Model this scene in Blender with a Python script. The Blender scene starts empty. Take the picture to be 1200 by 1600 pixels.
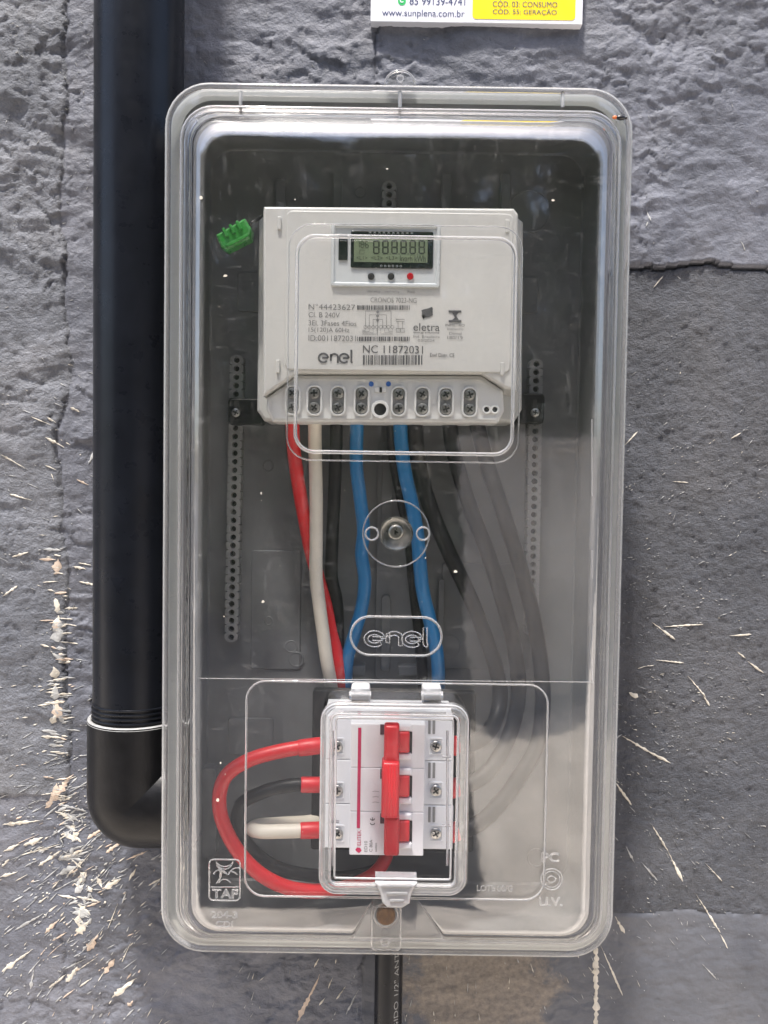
import bpy, bmesh, math, random
import numpy as np
from mathutils import Vector, Matrix

random.seed(7)
rng = np.random.default_rng(11)
scene = bpy.context.scene
COL = scene.collection
R = math.radians

# ------------------------------------------------------------------ camera
# wall plane is Y = 0, the camera stands in front of it at Y = -CAM_D
CAM_D = 0.62            # metres from the wall
FOC = 1348.0            # focal length in photo pixels (1200 x 1600)
PITCH, ROLL = R(2.2), R(0.85)
_f = Vector((0, math.cos(PITCH), -math.sin(PITCH)))
_r0 = Vector((1, 0, 0))
_u0 = Vector((0, math.sin(PITCH), math.cos(PITCH)))
_r = _r0 * math.cos(ROLL) + _u0 * math.sin(ROLL)
_u = _u0 * math.cos(ROLL) - _r0 * math.sin(ROLL)
cam_data = bpy.data.cameras.new('camera')
cam = bpy.data.objects.new('camera', cam_data)
COL.objects.link(cam)
cam_data.sensor_fit = 'HORIZONTAL'
cam_data.sensor_width = 36.0
cam_data.lens = 36.0 * FOC / 1200.0
cam_data.clip_start = 0.01
cam_data.clip_end = 200.0
cam.matrix_world = Matrix(((_r.x, _u.x, -_f.x, 0), (_r.y, _u.y, -_f.y, -CAM_D), (_r.z, _u.z, -_f.z, 0), (0, 0, 0, 1)))
scene.camera = cam

# ------------------------------------------------------------------ light
SUN_DIR = Vector((-0.14, -0.27, 0.95)).normalized()     # towards the sun
world = bpy.data.worlds.new('World')
scene.world = world
world.use_nodes = True
wn = world.node_tree
for n in list(wn.nodes):
    wn.nodes.remove(n)
sky = wn.nodes.new('ShaderNodeTexSky')
sky.sky_type = 'NISHITA'
sky.sun_disc = False
sky.sun_elevation = math.asin(SUN_DIR.z)
sky.sun_rotation = math.atan2(SUN_DIR.x, SUN_DIR.y)
sky.air_density = 1.0
sky.dust_density = 3.0
sky.ozone_density = 1.0
bg = wn.nodes.new('ShaderNodeBackground')
bg.inputs['Strength'].default_value = 0.12
wo = wn.nodes.new('ShaderNodeOutputWorld')
wn.links.new(sky.outputs[0], bg.inputs[0])
wn.links.new(bg.outputs[0], wo.inputs[0])
sun_data = bpy.data.lights.new('sun', 'SUN')
sun_data.energy = 2.8
sun_data.angle = R(5)
sun_data.color = (1.0, 0.96, 0.9)
sun = bpy.data.objects.new('sun', sun_data)
COL.objects.link(sun)
sun.location = SUN_DIR * 5
sun.rotation_euler = (-SUN_DIR).to_track_quat('-Z', 'Y').to_euler()
vs = scene.view_settings
vs.view_transform = 'Standard'
vs.look = 'None'
vs.exposure = 1.7
vs.gamma = 1.0
vs.use_curve_mapping = False
scene.cycles.max_bounces = 10
scene.cycles.transparent_max_bounces = 40
scene.cycles.transmission_bounces = 8
scene.cycles.glossy_bounces = 4
scene.cycles.diffuse_bounces = 3
scene.cycles.use_denoising = True
scene.cycles.sample_clamp_indirect = 6.0
scene.cycles.caustics_reflective = False
scene.cycles.caustics_refractive = False


# ------------------------------------------------------------------ pixel -> place
def P(px, py, d):
    """point at depth d in front of the wall (d metres) seen at photo pixel px, py"""
    v = _f + _r * ((px - 600) / FOC) + _u * ((800 - py) / FOC)
    t = (CAM_D - d) / v.y
    return Vector((v.x * t, -d, v.z * t))


def rect(x0, y0, x1, y1, d):
    """axis-aligned rectangle (xmin, xmax, zmin, zmax) in metres at depth d"""
    xm, ym = (x0 + x1) / 2, (y0 + y1) / 2
    return (P(x0, ym, d).x, P(x1, ym, d).x, P(xm, y1, d).z, P(xm, y0, d).z)


def S(d):
    return (CAM_D - d) / FOC     # metres per photo pixel at depth d


# ------------------------------------------------------------------ objects
WLOC = {}


def props(o, label=None, cat=None, group=None, kind=None):
    if label: o['label'] = label
    if cat: o['category'] = cat
    if group: o['group'] = group
    if kind: o['kind'] = kind
    return o


def empty(name, loc, label, cat, group=None):
    o = bpy.data.objects.new(name, None)
    o.empty_display_size = 0.02
    COL.objects.link(o)
    o.location = loc
    WLOC[o.name] = Vector(loc)
    return props(o, label, cat, group)


def link(name, mesh, wloc, parent=None):
    o = bpy.data.objects.new(name, mesh)
    COL.objects.link(o)
    wloc = Vector(wloc)
    if parent is not None:
        o.parent = parent
        o.location = wloc - WLOC[parent.name]
    else:
        o.location = wloc
    WLOC[o.name] = wloc
    return o


def make(name, verts, faces, mat, parent=None, smooth=False, mats=None, idx=None, recalc=True, angle=None):
    """mesh object from world-space verts; its origin is put at its own centre"""
    vs_ = [Vector(v) for v in verts]
    lo = Vector((min(v.x for v in vs_), min(v.y for v in vs_), min(v.z for v in vs_)))
    hi = Vector((max(v.x for v in vs_), max(v.y for v in vs_), max(v.z for v in vs_)))
    c = (lo + hi) / 2
    me = bpy.data.meshes.new(name)
    me.from_pydata([v - c for v in vs_], [], faces)
    for m in (mats or [mat]):
        me.materials.append(m)
    if idx is not None:
        me.polygons.foreach_set('material_index', idx)
    if recalc:
        bm = bmesh.new()
        bm.from_mesh(me)
        bmesh.ops.recalc_face_normals(bm, faces=bm.faces)
        bm.to_mesh(me)
        bm.free()
    if smooth:
        me.polygons.foreach_set('use_smooth', [True] * len(me.polygons))
        if angle:
            me.set_sharp_from_angle(angle=R(angle))
    me.update()
    return link(name, me, c, parent)


class MB:
    """collects shapes of one part"""
    def __init__(s):
        s.v, s.f, s.i, s.mi = [], [], [], 0

    def add(s, v, f):
        o = len(s.v)
        s.v += [Vector(a) for a in v]
        s.f += [[o + k for k in q] for q in f]
        s.i += [s.mi] * len(f)
        return s

    def build(s, name, mat, parent=None, smooth=False, mats=None, angle=35):
        return make(name, s.v, s.f, mat, parent, smooth, mats, s.i if mats else None, True, angle)


def fillet(corners, n=6):
    out = []
    m = len(corners)
    for i in range(m):
        x, z, r = corners[i]
        p = Vector((x, z))
        a = Vector(corners[i - 1][:2]) - p
        b = Vector(corners[(i + 1) % m][:2]) - p
        a.normalize(); b.normalize()
        ang = math.acos(max(-1, min(1, a.dot(b))))
        if ang > math.pi - 0.03 or r < 1e-6:
            e = 0.0002
            for k in range(n + 1):
                u = k / n
                out.append(p + (a * (1 - 2 * u) if u < .5 else b * (2 * u - 1)) * e)
            continue
        t = r / math.tan(ang / 2)
        c = p + (a + b).normalized() * (r / math.sin(ang / 2))
        s0 = p + a * t - c
        s1 = p + b * t - c
        a0 = math.atan2(s0.y, s0.x)
        da = math.atan2(s1.y, s1.x) - a0
        while da > math.pi: da -= 2 * math.pi
        while da < -math.pi: da += 2 * math.pi
        for k in range(n + 1):
            w = a0 + da * k / n
            out.append(c + Vector((math.cos(w), math.sin(w))) * r)
    return out


def rr(rc, r, n=6, inset=0.0):
    x0, x1, z0, z1 = rc
    x0 += inset; x1 -= inset; z0 += inset; z1 -= inset
    r = max(1e-5, min(r - inset if inset else r, (x1 - x0) / 2.001, (z1 - z0) / 2.001))
    return fillet([(x0, z0, r), (x1, z0, r), (x1, z1, r), (x0, z1, r)], n)


def ring(pts, d):
    return [Vector((p[0], -d, p[1])) for p in pts]


def loft(rings, cap0=True, cap1=True):
    v, f = [], []
    n = len(rings[0])
    for r_ in rings:
        v += r_
    for k in range(len(rings) - 1):
        for i in range(n):
            j = (i + 1) % n
            f.append([k * n + i, k * n + j, (k + 1) * n + j, (k + 1) * n + i])
    if cap0: f.append(list(range(n)))
    if cap1: f.append([(len(rings) - 1) * n + i for i in range(n)])
    return v, f


def slab(rc, d0, d1, r=0.002, bev=0.0006, n=4):
    """rounded box between depth d0 and d1 with a softened front edge"""
    return loft([ring(rr(rc, r, n), d0), ring(rr(rc, r, n), d1 - bev), ring(rr(rc, r, n, bev * .35), d1 - bev * .35), ring(rr(rc, r, n, bev), d1)])


def offset_poly(pts, o):
    """inset polygon (given counter-clockwise in x,z) by o"""
    m = len(pts)
    out = []
    for i in range(m):
        p = Vector(pts[i]); a = Vector(pts[i - 1]); b = Vector(pts[(i + 1) % m])
        e1 = (p - a).normalized(); e2 = (b - p).normalized()
        n1 = Vector((-e1.y, e1.x)); n2 = Vector((-e2.y, e2.x))
        nn = (n1 + n2)
        if nn.length < 1e-6: nn = n1
        nn.normalize()
        out.append(p + nn * (o / max(.35, nn.dot(n1))))
    return out


def ccw(pts):
    a = sum(pts[i - 1][0] * pts[i][1] - pts[i][0] * pts[i - 1][1] for i in range(len(pts)))
    return list(pts) if a > 0 else list(reversed(pts))


def prism(pts, d0, d1, bev=0.0006):
    pts = ccw([Vector((p[0], p[1])) for p in pts])
    return loft([ring(pts, d0), ring(pts, d1 - bev), ring(offset_poly(pts, bev * .35), d1 - bev * .35), ring(offset_poly(pts, bev), d1)])


def pxpoly(pl, d):
    return [(P(x, y, d).x, P(x, y, d).z) for x, y in pl]


def disc(cx, cz, r, d0, d1, n=20, bev=0.0003):
    pts = [Vector((cx + r * math.cos(2 * math.pi * k / n), cz + r * math.sin(2 * math.pi * k / n))) for k in range(n)]
    b = min(bev, r * .4)
    pi_ = [Vector((cx, cz)) + (p - Vector((cx, cz))) * ((r - b) / r) for p in pts]
    return loft([ring(pts, d0), ring(pts, d1 - b), ring(pi_, d1)])


def annulus(cx, cz, r0, r1, d0, d1, n=24, sx=1, sz=1):
    def c(r): return [Vector((cx + sx * r * math.cos(2 * math.pi * k / n), cz + sz * r * math.sin(2 * math.pi * k / n))) for k in range(n)]
    v, f = loft([ring(c(r1), d0), ring(c(r1), d1 - .0002), ring(c(r1 - .0002), d1), ring(c(r0 + .0002), d1), ring(c(r0), d1 - .0002), ring(c(r0), d0)], False, False)
    return v, f


def tube(pts, r, closed=False, n=10, caps=True, radii=None):
    pts = [Vector(p) for p in pts]
    m = len(pts)
    tang = []
    for i in range(m):
        a = pts[i - 1] if (i > 0 or closed) else pts[i]
        b = pts[(i + 1) % m] if (i < m - 1 or closed) else pts[i]
        t = b - a
        tang.append(t.normalized() if t.length > 1e-9 else Vector((0, 0, 1)))
    ref = Vector((0, 1, 0)) if abs(tang[0].y) < .9 else Vector((1, 0, 0))
    u = (ref - tang[0] * ref.dot(tang[0])).normalized()
    v, f = [], []
    for i in range(m):
        if closed:
            u = (Vector((0, 1, 0)) - tang[i] * tang[i].y).normalized()
        else:
            u = (u - tang[i] * u.dot(tang[i])).normalized()
        w = tang[i].cross(u)
        rad = radii[i] if radii else r
        for k in range(n):
            a = 2 * math.pi * k / n
            v.append(pts[i] + (u * math.cos(a) + w * math.sin(a)) * rad)
    for i in range(m if closed else m - 1):
        j = (i + 1) % m
        for k in range(n):
            l = (k + 1) % n
            f.append([i * n + k, i * n + l, j * n + l, j * n + k])
    if not closed and caps:
        f.append(list(range(n)))
        f.append([(m - 1) * n + k for k in range(n)])
    return v, f


def spline(pts, per=14):
    pts = [Vector(p) for p in pts]
    q = [pts[0] * 2 - pts[1]] + pts + [pts[-1] * 2 - pts[-2]]
    out = []
    for i in range(1, len(q) - 2):
        a, b, c, e = q[i - 1], q[i], q[i + 1], q[i + 2]
        # centripetal parametrisation keeps uneven spacing smooth
        t0 = 0.0
        t1 = t0 + max(1e-6, (b - a).length) ** .5
        t2 = t1 + max(1e-6, (c - b).length) ** .5
        t3 = t2 + max(1e-6, (e - c).length) ** .5
        for k in range(per):
            t = t1 + (t2 - t1) * k / per
            A1 = a * ((t1 - t) / (t1 - t0)) + b * ((t - t0) / (t1 - t0))
            A2 = b * ((t2 - t) / (t2 - t1)) + c * ((t - t1) / (t2 - t1))
            A3 = c * ((t3 - t) / (t3 - t2)) + e * ((t - t2) / (t3 - t2))
            B1 = A1 * ((t2 - t) / (t2 - t0)) + A2 * ((t - t0) / (t2 - t0))
            B2 = A2 * ((t3 - t) / (t3 - t1)) + A3 * ((t - t1) / (t3 - t1))
            out.append(B1 * ((t2 - t) / (t2 - t1)) + B2 * ((t - t1) / (t2 - t1)))
    out.append(pts[-1])
    return out


def flat(pts2, d):
    """single flat print polygon"""
    v = ring(pts2, d)
    return v, [list(range(len(v)))]


def stroke(pl, w, d):
    """flat ribbon of width w along a polyline (x,z)"""
    pl = [Vector(p) for p in pl]
    L, Rr = [], []
    for i, p in enumerate(pl):
        t = (pl[min(i + 1, len(pl) - 1)] - pl[max(i - 1, 0)]).normalized()
        nn = Vector((-t.y, t.x)) * w / 2
        L.append(p + nn); Rr.append(p - nn)
    v = ring(L, d) + ring(Rr, d)
    m = len(pl)
    return v, [[i, i + 1, m + i + 1, m + i] for i in range(m - 1)]


def stroke_outline(pl, w):
    pl = [Vector(p) for p in pl]
    L, Rr = [], []
    for i, p in enumerate(pl):
        t = (pl[min(i + 1, len(pl) - 1)] - pl[max(i - 1, 0)]).normalized()
        nn = Vector((-t.y, t.x)) * w / 2
        L.append(p + nn); Rr.append(p - nn)
    return L + Rr[::-1]


def text_geo(s, outline=0.0, extrude=0.0):
    cu = bpy.data.curves.new('t', 'FONT')
    cu.body = s
    cu.resolution_u = 4
    if outline:
        cu.fill_mode = 'NONE'
        cu.bevel_depth = outline
        cu.bevel_resolution = 1
    ob = bpy.data.objects.new('t', cu)
    COL.objects.link(ob)
    dg = bpy.context.evaluated_depsgraph_get()
    me = bpy.data.meshes.new_from_object(ob.evaluated_get(dg))
    v = [tuple(a.co) for a in me.vertices]
    f = [list(p.vertices) for p in me.polygons]
    bpy.data.objects.remove(ob)
    bpy.data.meshes.remove(me)
    bpy.data.curves.remove(cu)
    return v, f


def text_fit(s, x0, y0, x1, y1, d, rot=0, outline=0.0):
    """lettering whose bounding box fills the photo rectangle at depth d; rot=90 reads upwards"""
    rc = rect(x0, y0, x1, y1, d)
    W, H = rc[1] - rc[0], rc[3] - rc[2]
    v, f = text_geo(s, outline)
    if rot == 90:
        v = [(-b, a, c) for a, b, c in v]
    xs = [a[0] for a in v]; ys = [a[1] for a in v]
    sx = W / (max(xs) - min(xs)); sy = H / (max(ys) - min(ys))
    mx, my = min(xs), min(ys)
    sd = (sx + sy) / 2
    return [Vector((rc[0] + (a - mx) * sx, -d - c * sd, rc[2] + (b - my) * sy)) for a, b, c in v], f


# ------------------------------------------------------------------ materials
def new_mat(name):
    m = bpy.data.materials.new(name)
    m.use_nodes = True
    nt = m.node_tree
    for n in list(nt.nodes):
        nt.nodes.remove(n)
    out = nt.nodes.new('ShaderNodeOutputMaterial')
    return m, nt, out


def noise(nt, scale, detail=4, rough=.55, dist=0, vec=None):
    n = nt.nodes.new('ShaderNodeTexNoise')
    n.inputs['Scale'].default_value = scale
    n.inputs['Detail'].default_value = detail
    n.inputs['Roughness'].default_value = rough
    n.inputs['Distortion'].default_value = dist
    if vec is not None:
        nt.links.new(vec, n.inputs['Vector'])
    return n.outputs['Fac']


def pos(nt, sx=1, sy=1, sz=1):
    g = nt.nodes.new('ShaderNodeNewGeometry')
    if (sx, sy, sz) == (1, 1, 1):
        return g.outputs['Position']
    mp = nt.nodes.new('ShaderNodeMapping')
    mp.inputs['Scale'].default_value = (sx, sy, sz)
    nt.links.new(g.outputs['Position'], mp.inputs['Vector'])
    return mp.outputs['Vector']


def ramp(nt, fac, stops):
    r_ = nt.nodes.new('ShaderNodeValToRGB')
    e = r_.color_ramp.elements
    while len(e) < len(stops):
        e.new(.5)
    for k, (p, c) in enumerate(stops):
        e[k].position = p
        e[k].color = (*c, 1) if len(c) == 3 else c
    nt.links.new(fac, r_.inputs['Fac'])
    return r_.outputs['Color']


def math_n(nt, op, a, b=None, c=None):
    m = nt.nodes.new('ShaderNodeMath')
    m.operation = op
    for k, x in enumerate((a, b, c)):
        if x is None: continue
        if isinstance(x, (int, float)): m.inputs[k].default_value = x
        else: nt.links.new(x, m.inputs[k])
    return m.outputs[0]


def plastic(name, col, rough=.45, var=.12, nscale=60, bump=0.0, bscale=400, metallic=0.0, spec=.5, coat=0.0):
    m, nt, out = new_mat(name)
    b = nt.nodes.new('ShaderNodeBsdfPrincipled')
    p = pos(nt)
    f = noise(nt, nscale, 5, .6, 0, p)
    lo = tuple(c * (1 - var) for c in col); hi = tuple(min(1, c * (1 + var)) for c in col)
    nt.links.new(ramp(nt, f, [(.3, lo), (.7, hi)]), b.inputs['Base Color'])
    rf = noise(nt, nscale * 2.3, 4, .6, 0, p)
    nt.links.new(math_n(nt, 'MULTIPLY_ADD', rf, .22, rough - .11), b.inputs['Roughness'])
    b.inputs['Metallic'].default_value = metallic
    b.inputs['Specular IOR Level'].default_value = spec
    if coat: b.inputs['Coat Weight'].default_value = coat
    if bump:
        bn = nt.nodes.new('ShaderNodeBump')
        bn.inputs['Strength'].default_value = bump
        bn.inputs['Distance'].default_value = .001
        nt.links.new(noise(nt, bscale, 4, .6, 0, p), bn.inputs['Height'])
        nt.links.new(bn.outputs[0], b.inputs['Normal'])
    nt.links.new(b.outputs[0], out.inputs[0])
    return m


def clear_sheet(name, tint=(.975, .975, .97), haze=.004, haze_hi=.06, refl=1.7, rough=.05, wave=.12):
    """clear polycarbonate sheet: Fresnel reflection over straight transmission, light scuffs and dust"""
    m, nt, out = new_mat(name)
    p = pos(nt)
    lw = nt.nodes.new('ShaderNodeLayerWeight')
    lw.inputs['Blend'].default_value = .5
    bn = nt.nodes.new('ShaderNodeBump')
    bn.inputs['Strength'].default_value = wave
    bn.inputs['Distance'].default_value = .0012
    nt.links.new(noise(nt, 38, 3, .5, 0, p), bn.inputs['Height'])
    f5 = math_n(nt, 'POWER', lw.outputs['Facing'], 5.0)
    fr = math_n(nt, 'MULTIPLY', math_n(nt, 'MULTIPLY_ADD', f5, .94, .055), refl)
    tr = nt.nodes.new('ShaderNodeBsdfTransparent')
    tr.inputs[0].default_value = (*tint, 1)
    gl = nt.nodes.new('ShaderNodeBsdfAnisotropic') if hasattr(bpy.types, 'ShaderNodeBsdfAnisotropic') else nt.nodes.new('ShaderNodeBsdfGlossy')
    gl.inputs['Roughness'].default_value = rough
    nt.links.new(bn.outputs[0], gl.inputs['Normal'])
    df = nt.nodes.new('ShaderNodeBsdfDiffuse')
    df.inputs[0].default_value = (.8, .8, .78, 1)
    # scuffs: stretched noise plus fine dust specks
    sc1 = noise(nt, 1.0, 6, .7, 1.2, pos(nt, 60, 60, 240))
    sc2 = noise(nt, 1.0, 6, .7, 1.5, pos(nt, 150, 80, 40))
    mx = math_n(nt, 'MAXIMUM', sc1, sc2)
    hz = nt.nodes.new('ShaderNodeMapRange')
    hz.inputs[1].default_value = .57; hz.inputs[2].default_value = .80
    hz.inputs[3].default_value = haze; hz.inputs[4].default_value = haze_hi
    nt.links.new(mx, hz.inputs[0])
    m1 = nt.nodes.new('ShaderNodeMixShader')
    nt.links.new(hz.outputs[0], m1.inputs[0]); nt.links.new(tr.outputs[0], m1.inputs[1]); nt.links.new(df.outputs[0], m1.inputs[2])
    m2 = nt.nodes.new('ShaderNodeMixShader')
    nt.links.new(fr, m2.inputs[0]); nt.links.new(m1.outputs[0], m2.inputs[1]); nt.links.new(gl.outputs[0], m2.inputs[2])
    nt.links.new(m2.outputs[0], out.inputs[0])
    return m


def glass(name, col=(.98, .98, .98), ior=1.5, rough=.02, milk=.2):
    """solid moulded polycarbonate, made milky with white that stands in for bright edge reflections"""
    m, nt, out = new_mat(name)
    g = nt.nodes.new('ShaderNodeBsdfGlass')
    g.inputs['Color'].default_value = (*col, 1)
    g.inputs['Roughness'].default_value = rough
    g.inputs['IOR'].default_value = ior
    d = nt.nodes.new('ShaderNodeBsdfDiffuse')
    d.inputs[0].default_value = (.86, .86, .87, 1)
    mx = nt.nodes.new('ShaderNodeMixShader')
    mx.inputs[0].default_value = milk  # white mixed in to imitate sky glints along the mouldings
    nt.links.new(g.outputs[0], mx.inputs[1]); nt.links.new(d.outputs[0], mx.inputs[2])
    nt.links.new(mx.outputs[0], out.inputs[0])
    return m


def stone_mat(name, base, fine, fine_scale, mottled=.3, brown=False, dist=.0018):
    m, nt, out = new_mat(name)
    b = nt.nodes.new('ShaderNodeBsdfPrincipled')
    p = pos(nt)
    f1 = noise(nt, 14, 6, .6, .3, p)
    f2 = noise(nt, 160, 5, .65, 0, p)
    mixf = math_n(nt, 'MULTIPLY_ADD', f1, .6, math_n(nt, 'MULTIPLY', f2, .4))
    lo = tuple(c * (1 - mottled) for c in base); hi = tuple(c * (1 + mottled) for c in base)
    col = ramp(nt, mixf, [(.35, lo), (.65, hi)])
    # pale scuffs where the paint has rubbed thin
    wn_ = noise(nt, 320, 6, .75, 0, pos(nt, 1, 1, 1.6))
    wear = ramp(nt, wn_, [(.62, (0, 0, 0)), (.74, (1, 1, 1))])
    mx = nt.nodes.new('ShaderNodeMix'); mx.data_type = 'RGBA'
    nt.links.new(math_n(nt, 'MULTIPLY', wear, .35), mx.inputs[0])
    # broad stains and paint of uneven coverage, warm and cool
    st_ = ramp(nt, noise(nt, 7, 5, .62, .8, p), [(.3, (.74, .75, .78)), (.5, (1, 1, 1)), (.72, (1.22, 1.17, 1.1))])
    mul = nt.nodes.new('ShaderNodeMix'); mul.data_type = 'RGBA'; mul.blend_type = 'MULTIPLY'
    mul.inputs[0].default_value = 1.0
    nt.links.new(col, mul.inputs[6]); nt.links.new(st_, mul.inputs[7])
    nt.links.new(mul.outputs[2], mx.inputs[6])
    mx.inputs[7].default_value = (base[0] * 1.9, base[1] * 1.85, base[2] * 1.75, 1)
    last = mx.outputs[2]
    if brown:
        # raw brown stone where the grey paint has come off, a patch low on the wall
        g = nt.nodes.new('ShaderNodeNewGeometry')
        sep = nt.nodes.new('ShaderNodeSeparateXYZ')
        nt.links.new(g.outputs['Position'], sep.inputs[0])
        c = P(750, 1550, 0)
        dx = math_n(nt, 'DIVIDE', math_n(nt, 'SUBTRACT', sep.outputs[0], c.x), .062)
        dz = math_n(nt, 'DIVIDE', math_n(nt, 'SUBTRACT', sep.outputs[2], c.z), .042)
        rad = math_n(nt, 'SQRT', math_n(nt, 'ADD', math_n(nt, 'MULTIPLY', dx, dx), math_n(nt, 'MULTIPLY', dz, dz)))
        nz = noise(nt, 45, 6, .7, .4, p)
        mask = math_n(nt, 'SUBTRACT', math_n(nt, 'MULTIPLY_ADD', nz, 1.9, .25), rad)
        mm = ramp(nt, mask, [(.12, (0, 0, 0)), (.42, (1, 1, 1))])
        mx2 = nt.nodes.new('ShaderNodeMix'); mx2.data_type = 'RGBA'
        nt.links.new(math_n(nt, 'MULTIPLY', mm, .5), mx2.inputs[0])
        nt.links.new(last, mx2.inputs[6])
        bc = ramp(nt, noise(nt, 220, 5, .7, 0, p), [(.35, (.17, .135, .10)), (.65, (.36, .29, .21))])
        nt.links.new(bc, mx2.inputs[7])
        last = mx2.outputs[2]
    nt.links.new(last, b.inputs['Base Color'])
    b.inputs['Roughness'].default_value = .62
    b.inputs['Specular IOR Level'].default_value = .35
    bn = nt.nodes.new('ShaderNodeBump')
    bn.inputs['Strength'].default_value = fine
    bn.inputs['Distance'].default_value = dist
    h = math_n(nt, 'MULTIPLY_ADD', noise(nt, fine_scale, 6, .68, .3, pos(nt, 1, 1, 1.35)), 1.0, math_n(nt, 'MULTIPLY', noise(nt, fine_scale * 3.2, 4, .6, 0, p), .4))
    nt.links.new(h, bn.inputs['Height'])
    nt.links.new(bn.outputs[0], b.inputs['Normal'])
    nt.links.new(b.outputs[0], out.inputs[0])
    return m


M = {}
M['stone_rough'] = stone_mat('painted_split_stone', (.136, .142, .161), 1.0, 190, dist=.0026)
M['stone_smooth'] = stone_mat('painted_smooth_stone', (.122, .127, .150), .75, 170)
M['stone_grain'] = stone_mat('painted_grainy_render', (.086, .090, .105), 1.0, 330, dist=.0045)
M['stone_low'] = stone_mat('painted_low_stone', (.094, .098, .113), .4, 110, .15, True)
M['mortar'] = plastic('mortar', (.12, .12, .125), .8, .2, 30, .6, 90)
M['splash_cream'] = plastic('splash_cream', (.52, .48, .41), .8, .3, 70, .4, 600)
M['splash_pink'] = plastic('splash_pink', (.50, .40, .32), .8, .3, 70, .4, 600)
M['splash_grey'] = plastic('splash_grey', (.33, .33, .325), .8, .35, 70, .4, 600)
M['black_pvc'] = plastic('black_pvc', (.006, .007, .010), .3, .25, 40, .05, 500, 0, .22)
M['black_pvc_scuffed'] = plastic('black_pvc_scuffed', (.006, .006, .0068), .36, .35, 90, .12, 500, 0, .2)
M['pale_pvc'] = plastic('pale_pvc', (.27, .27, .27), .6, .3, 300)  # pale grey for the ring at the socket mouth
M['base_grey'] = plastic('base_grey', (.160, .166, .172), .42, .16, 22, .05, 300)
M['base_flange'] = plastic('base_flange', (.42, .435, .43), .4, .06, 30)
M['base_rail'] = plastic('base_rail', (.27, .275, .275), .4, .08, 40)
M['black_plastic'] = plastic('black_plastic', (.007, .007, .008), .42, .2, 60, .1, 300, 0, .25)
M['meter'] = plastic('meter_grey', (.57, .565, .54), .42, .03, 25, .03, 700)
M['meter_side'] = plastic('meter_side_grey', (.54, .54, .52), .45, .03, 25)
M['meter_white'] = plastic('meter_white', (.68, .68, .665), .4, .03, 40)
M['bezel'] = plastic('bezel_grey', (.55, .575, .58), .25, .03, 40)
M['lcd_dark'] = plastic('lcd_dark', (.010, .016, .014), .15, .1, 60)
M['lcd'] = plastic('lcd_green', (.17, .215, .135), .2, .06, 60)
M['lcd_ink'] = plastic('lcd_ink', (.018, .025, .018), .4, .05, 60)
M['ink'] = plastic('ink_grey', (.10, .10, .105), .5, .1, 120)
M['ink_light'] = plastic('ink_light', (.21, .21, .21), .5, .1, 120)
M['navy'] = plastic('navy_print', (.02, .035, .12), .5, .1, 120)
M['steel'] = plastic('screw_steel', (.48, .47, .44), .3, .25, 300, .1, 400, 1.0)
M['dark_hole'] = plastic('dark_hole', (.008, .008, .008), .6, .1, 60)
M['slot_grey'] = plastic('slot_grey', (.23, .23, .23), .5, .1, 60)
M['dot_blue'] = plastic('dot_blue', (.03, .12, .42), .4, .05, 60)
M['led_red'] = plastic('led_red', (.42, .012, .02), .15, .1, 60)
M['wire_red'] = plastic('wire_red', (.62, .010, .016), .36, .10, 50, .08, 120)
M['wire_white'] = plastic('wire_white', (.68, .63, .54), .45, .08, 50, .08, 120)
M['wire_blue'] = plastic('wire_blue', (.006, .15, .36), .36, .08, 50, .08, 120)
M['wire_black'] = plastic('wire_black', (.008, .008, .010), .42, .25, 50, .12, 150, 0, .2)
M['sleeve_red'] = plastic('sleeve_red', (.62, .012, .022), .4, .06, 50)
M['seal_green'] = plastic('seal_green', (.03, .23, .035), .3, .2, 80)
M['breaker'] = plastic('breaker_white', (.80, .81, .835), .35, .02, 40)
M['breaker_front'] = plastic('breaker_front', (.84, .84, .86), .32, .02, 40)
M['handle_red'] = plastic('handle_red', (.68, .016, .026), .35, .05, 50)
M['print_red'] = plastic('print_red', (.55, .01, .09), .4, .05, 50)
M['sign_white'] = plastic('sign_white', (.70, .70, .74), .35, .03, 30)
M['sign_yellow'] = plastic('sign_yellow', (.80, .60, .004), .4, .03, 30)
M['sign_green'] = plastic('sign_green', (.03, .45, .12), .4, .03, 30)
M['rust'] = plastic('rusty_screw', (.16, .075, .022), .6, .4, 250, .4, 300, .4)
M['cover'] = clear_sheet('clear_cover')
M['cover_flange'] = clear_sheet('clear_flange', haze=.03, haze_hi=.12, refl=1.6)
M['cover_edge'] = clear_sheet('clear_edge', (.97, .97, .975), .06, .30, 3.0, .06, .35)  # milky moulding, haze and reflection raised to imitate sky glare
M['door_frame'] = clear_sheet('clear_door_frame', (.97, .97, .975), .10, .25, 1.8, .06, .2)
M['door'] = clear_sheet('clear_door', (.985, .98, .985), .002, .03, 1.0, .04, .08)
M['glass'] = glass('clear_moulding', milk=.16)
M['glass_clear'] = glass('clear_moulding_thin', milk=.06)
M['glass_soft'] = glass('clear_moulding_soft', (.97, .97, .97), 1.45, .08, .3)
M['bug_black'] = plastic('bug_black', (.006, .006, .007), .3, .2, 100)
M['bug_orange'] = plastic('bug_orange', (.65, .16, .04), .4, .2, 100)

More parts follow.
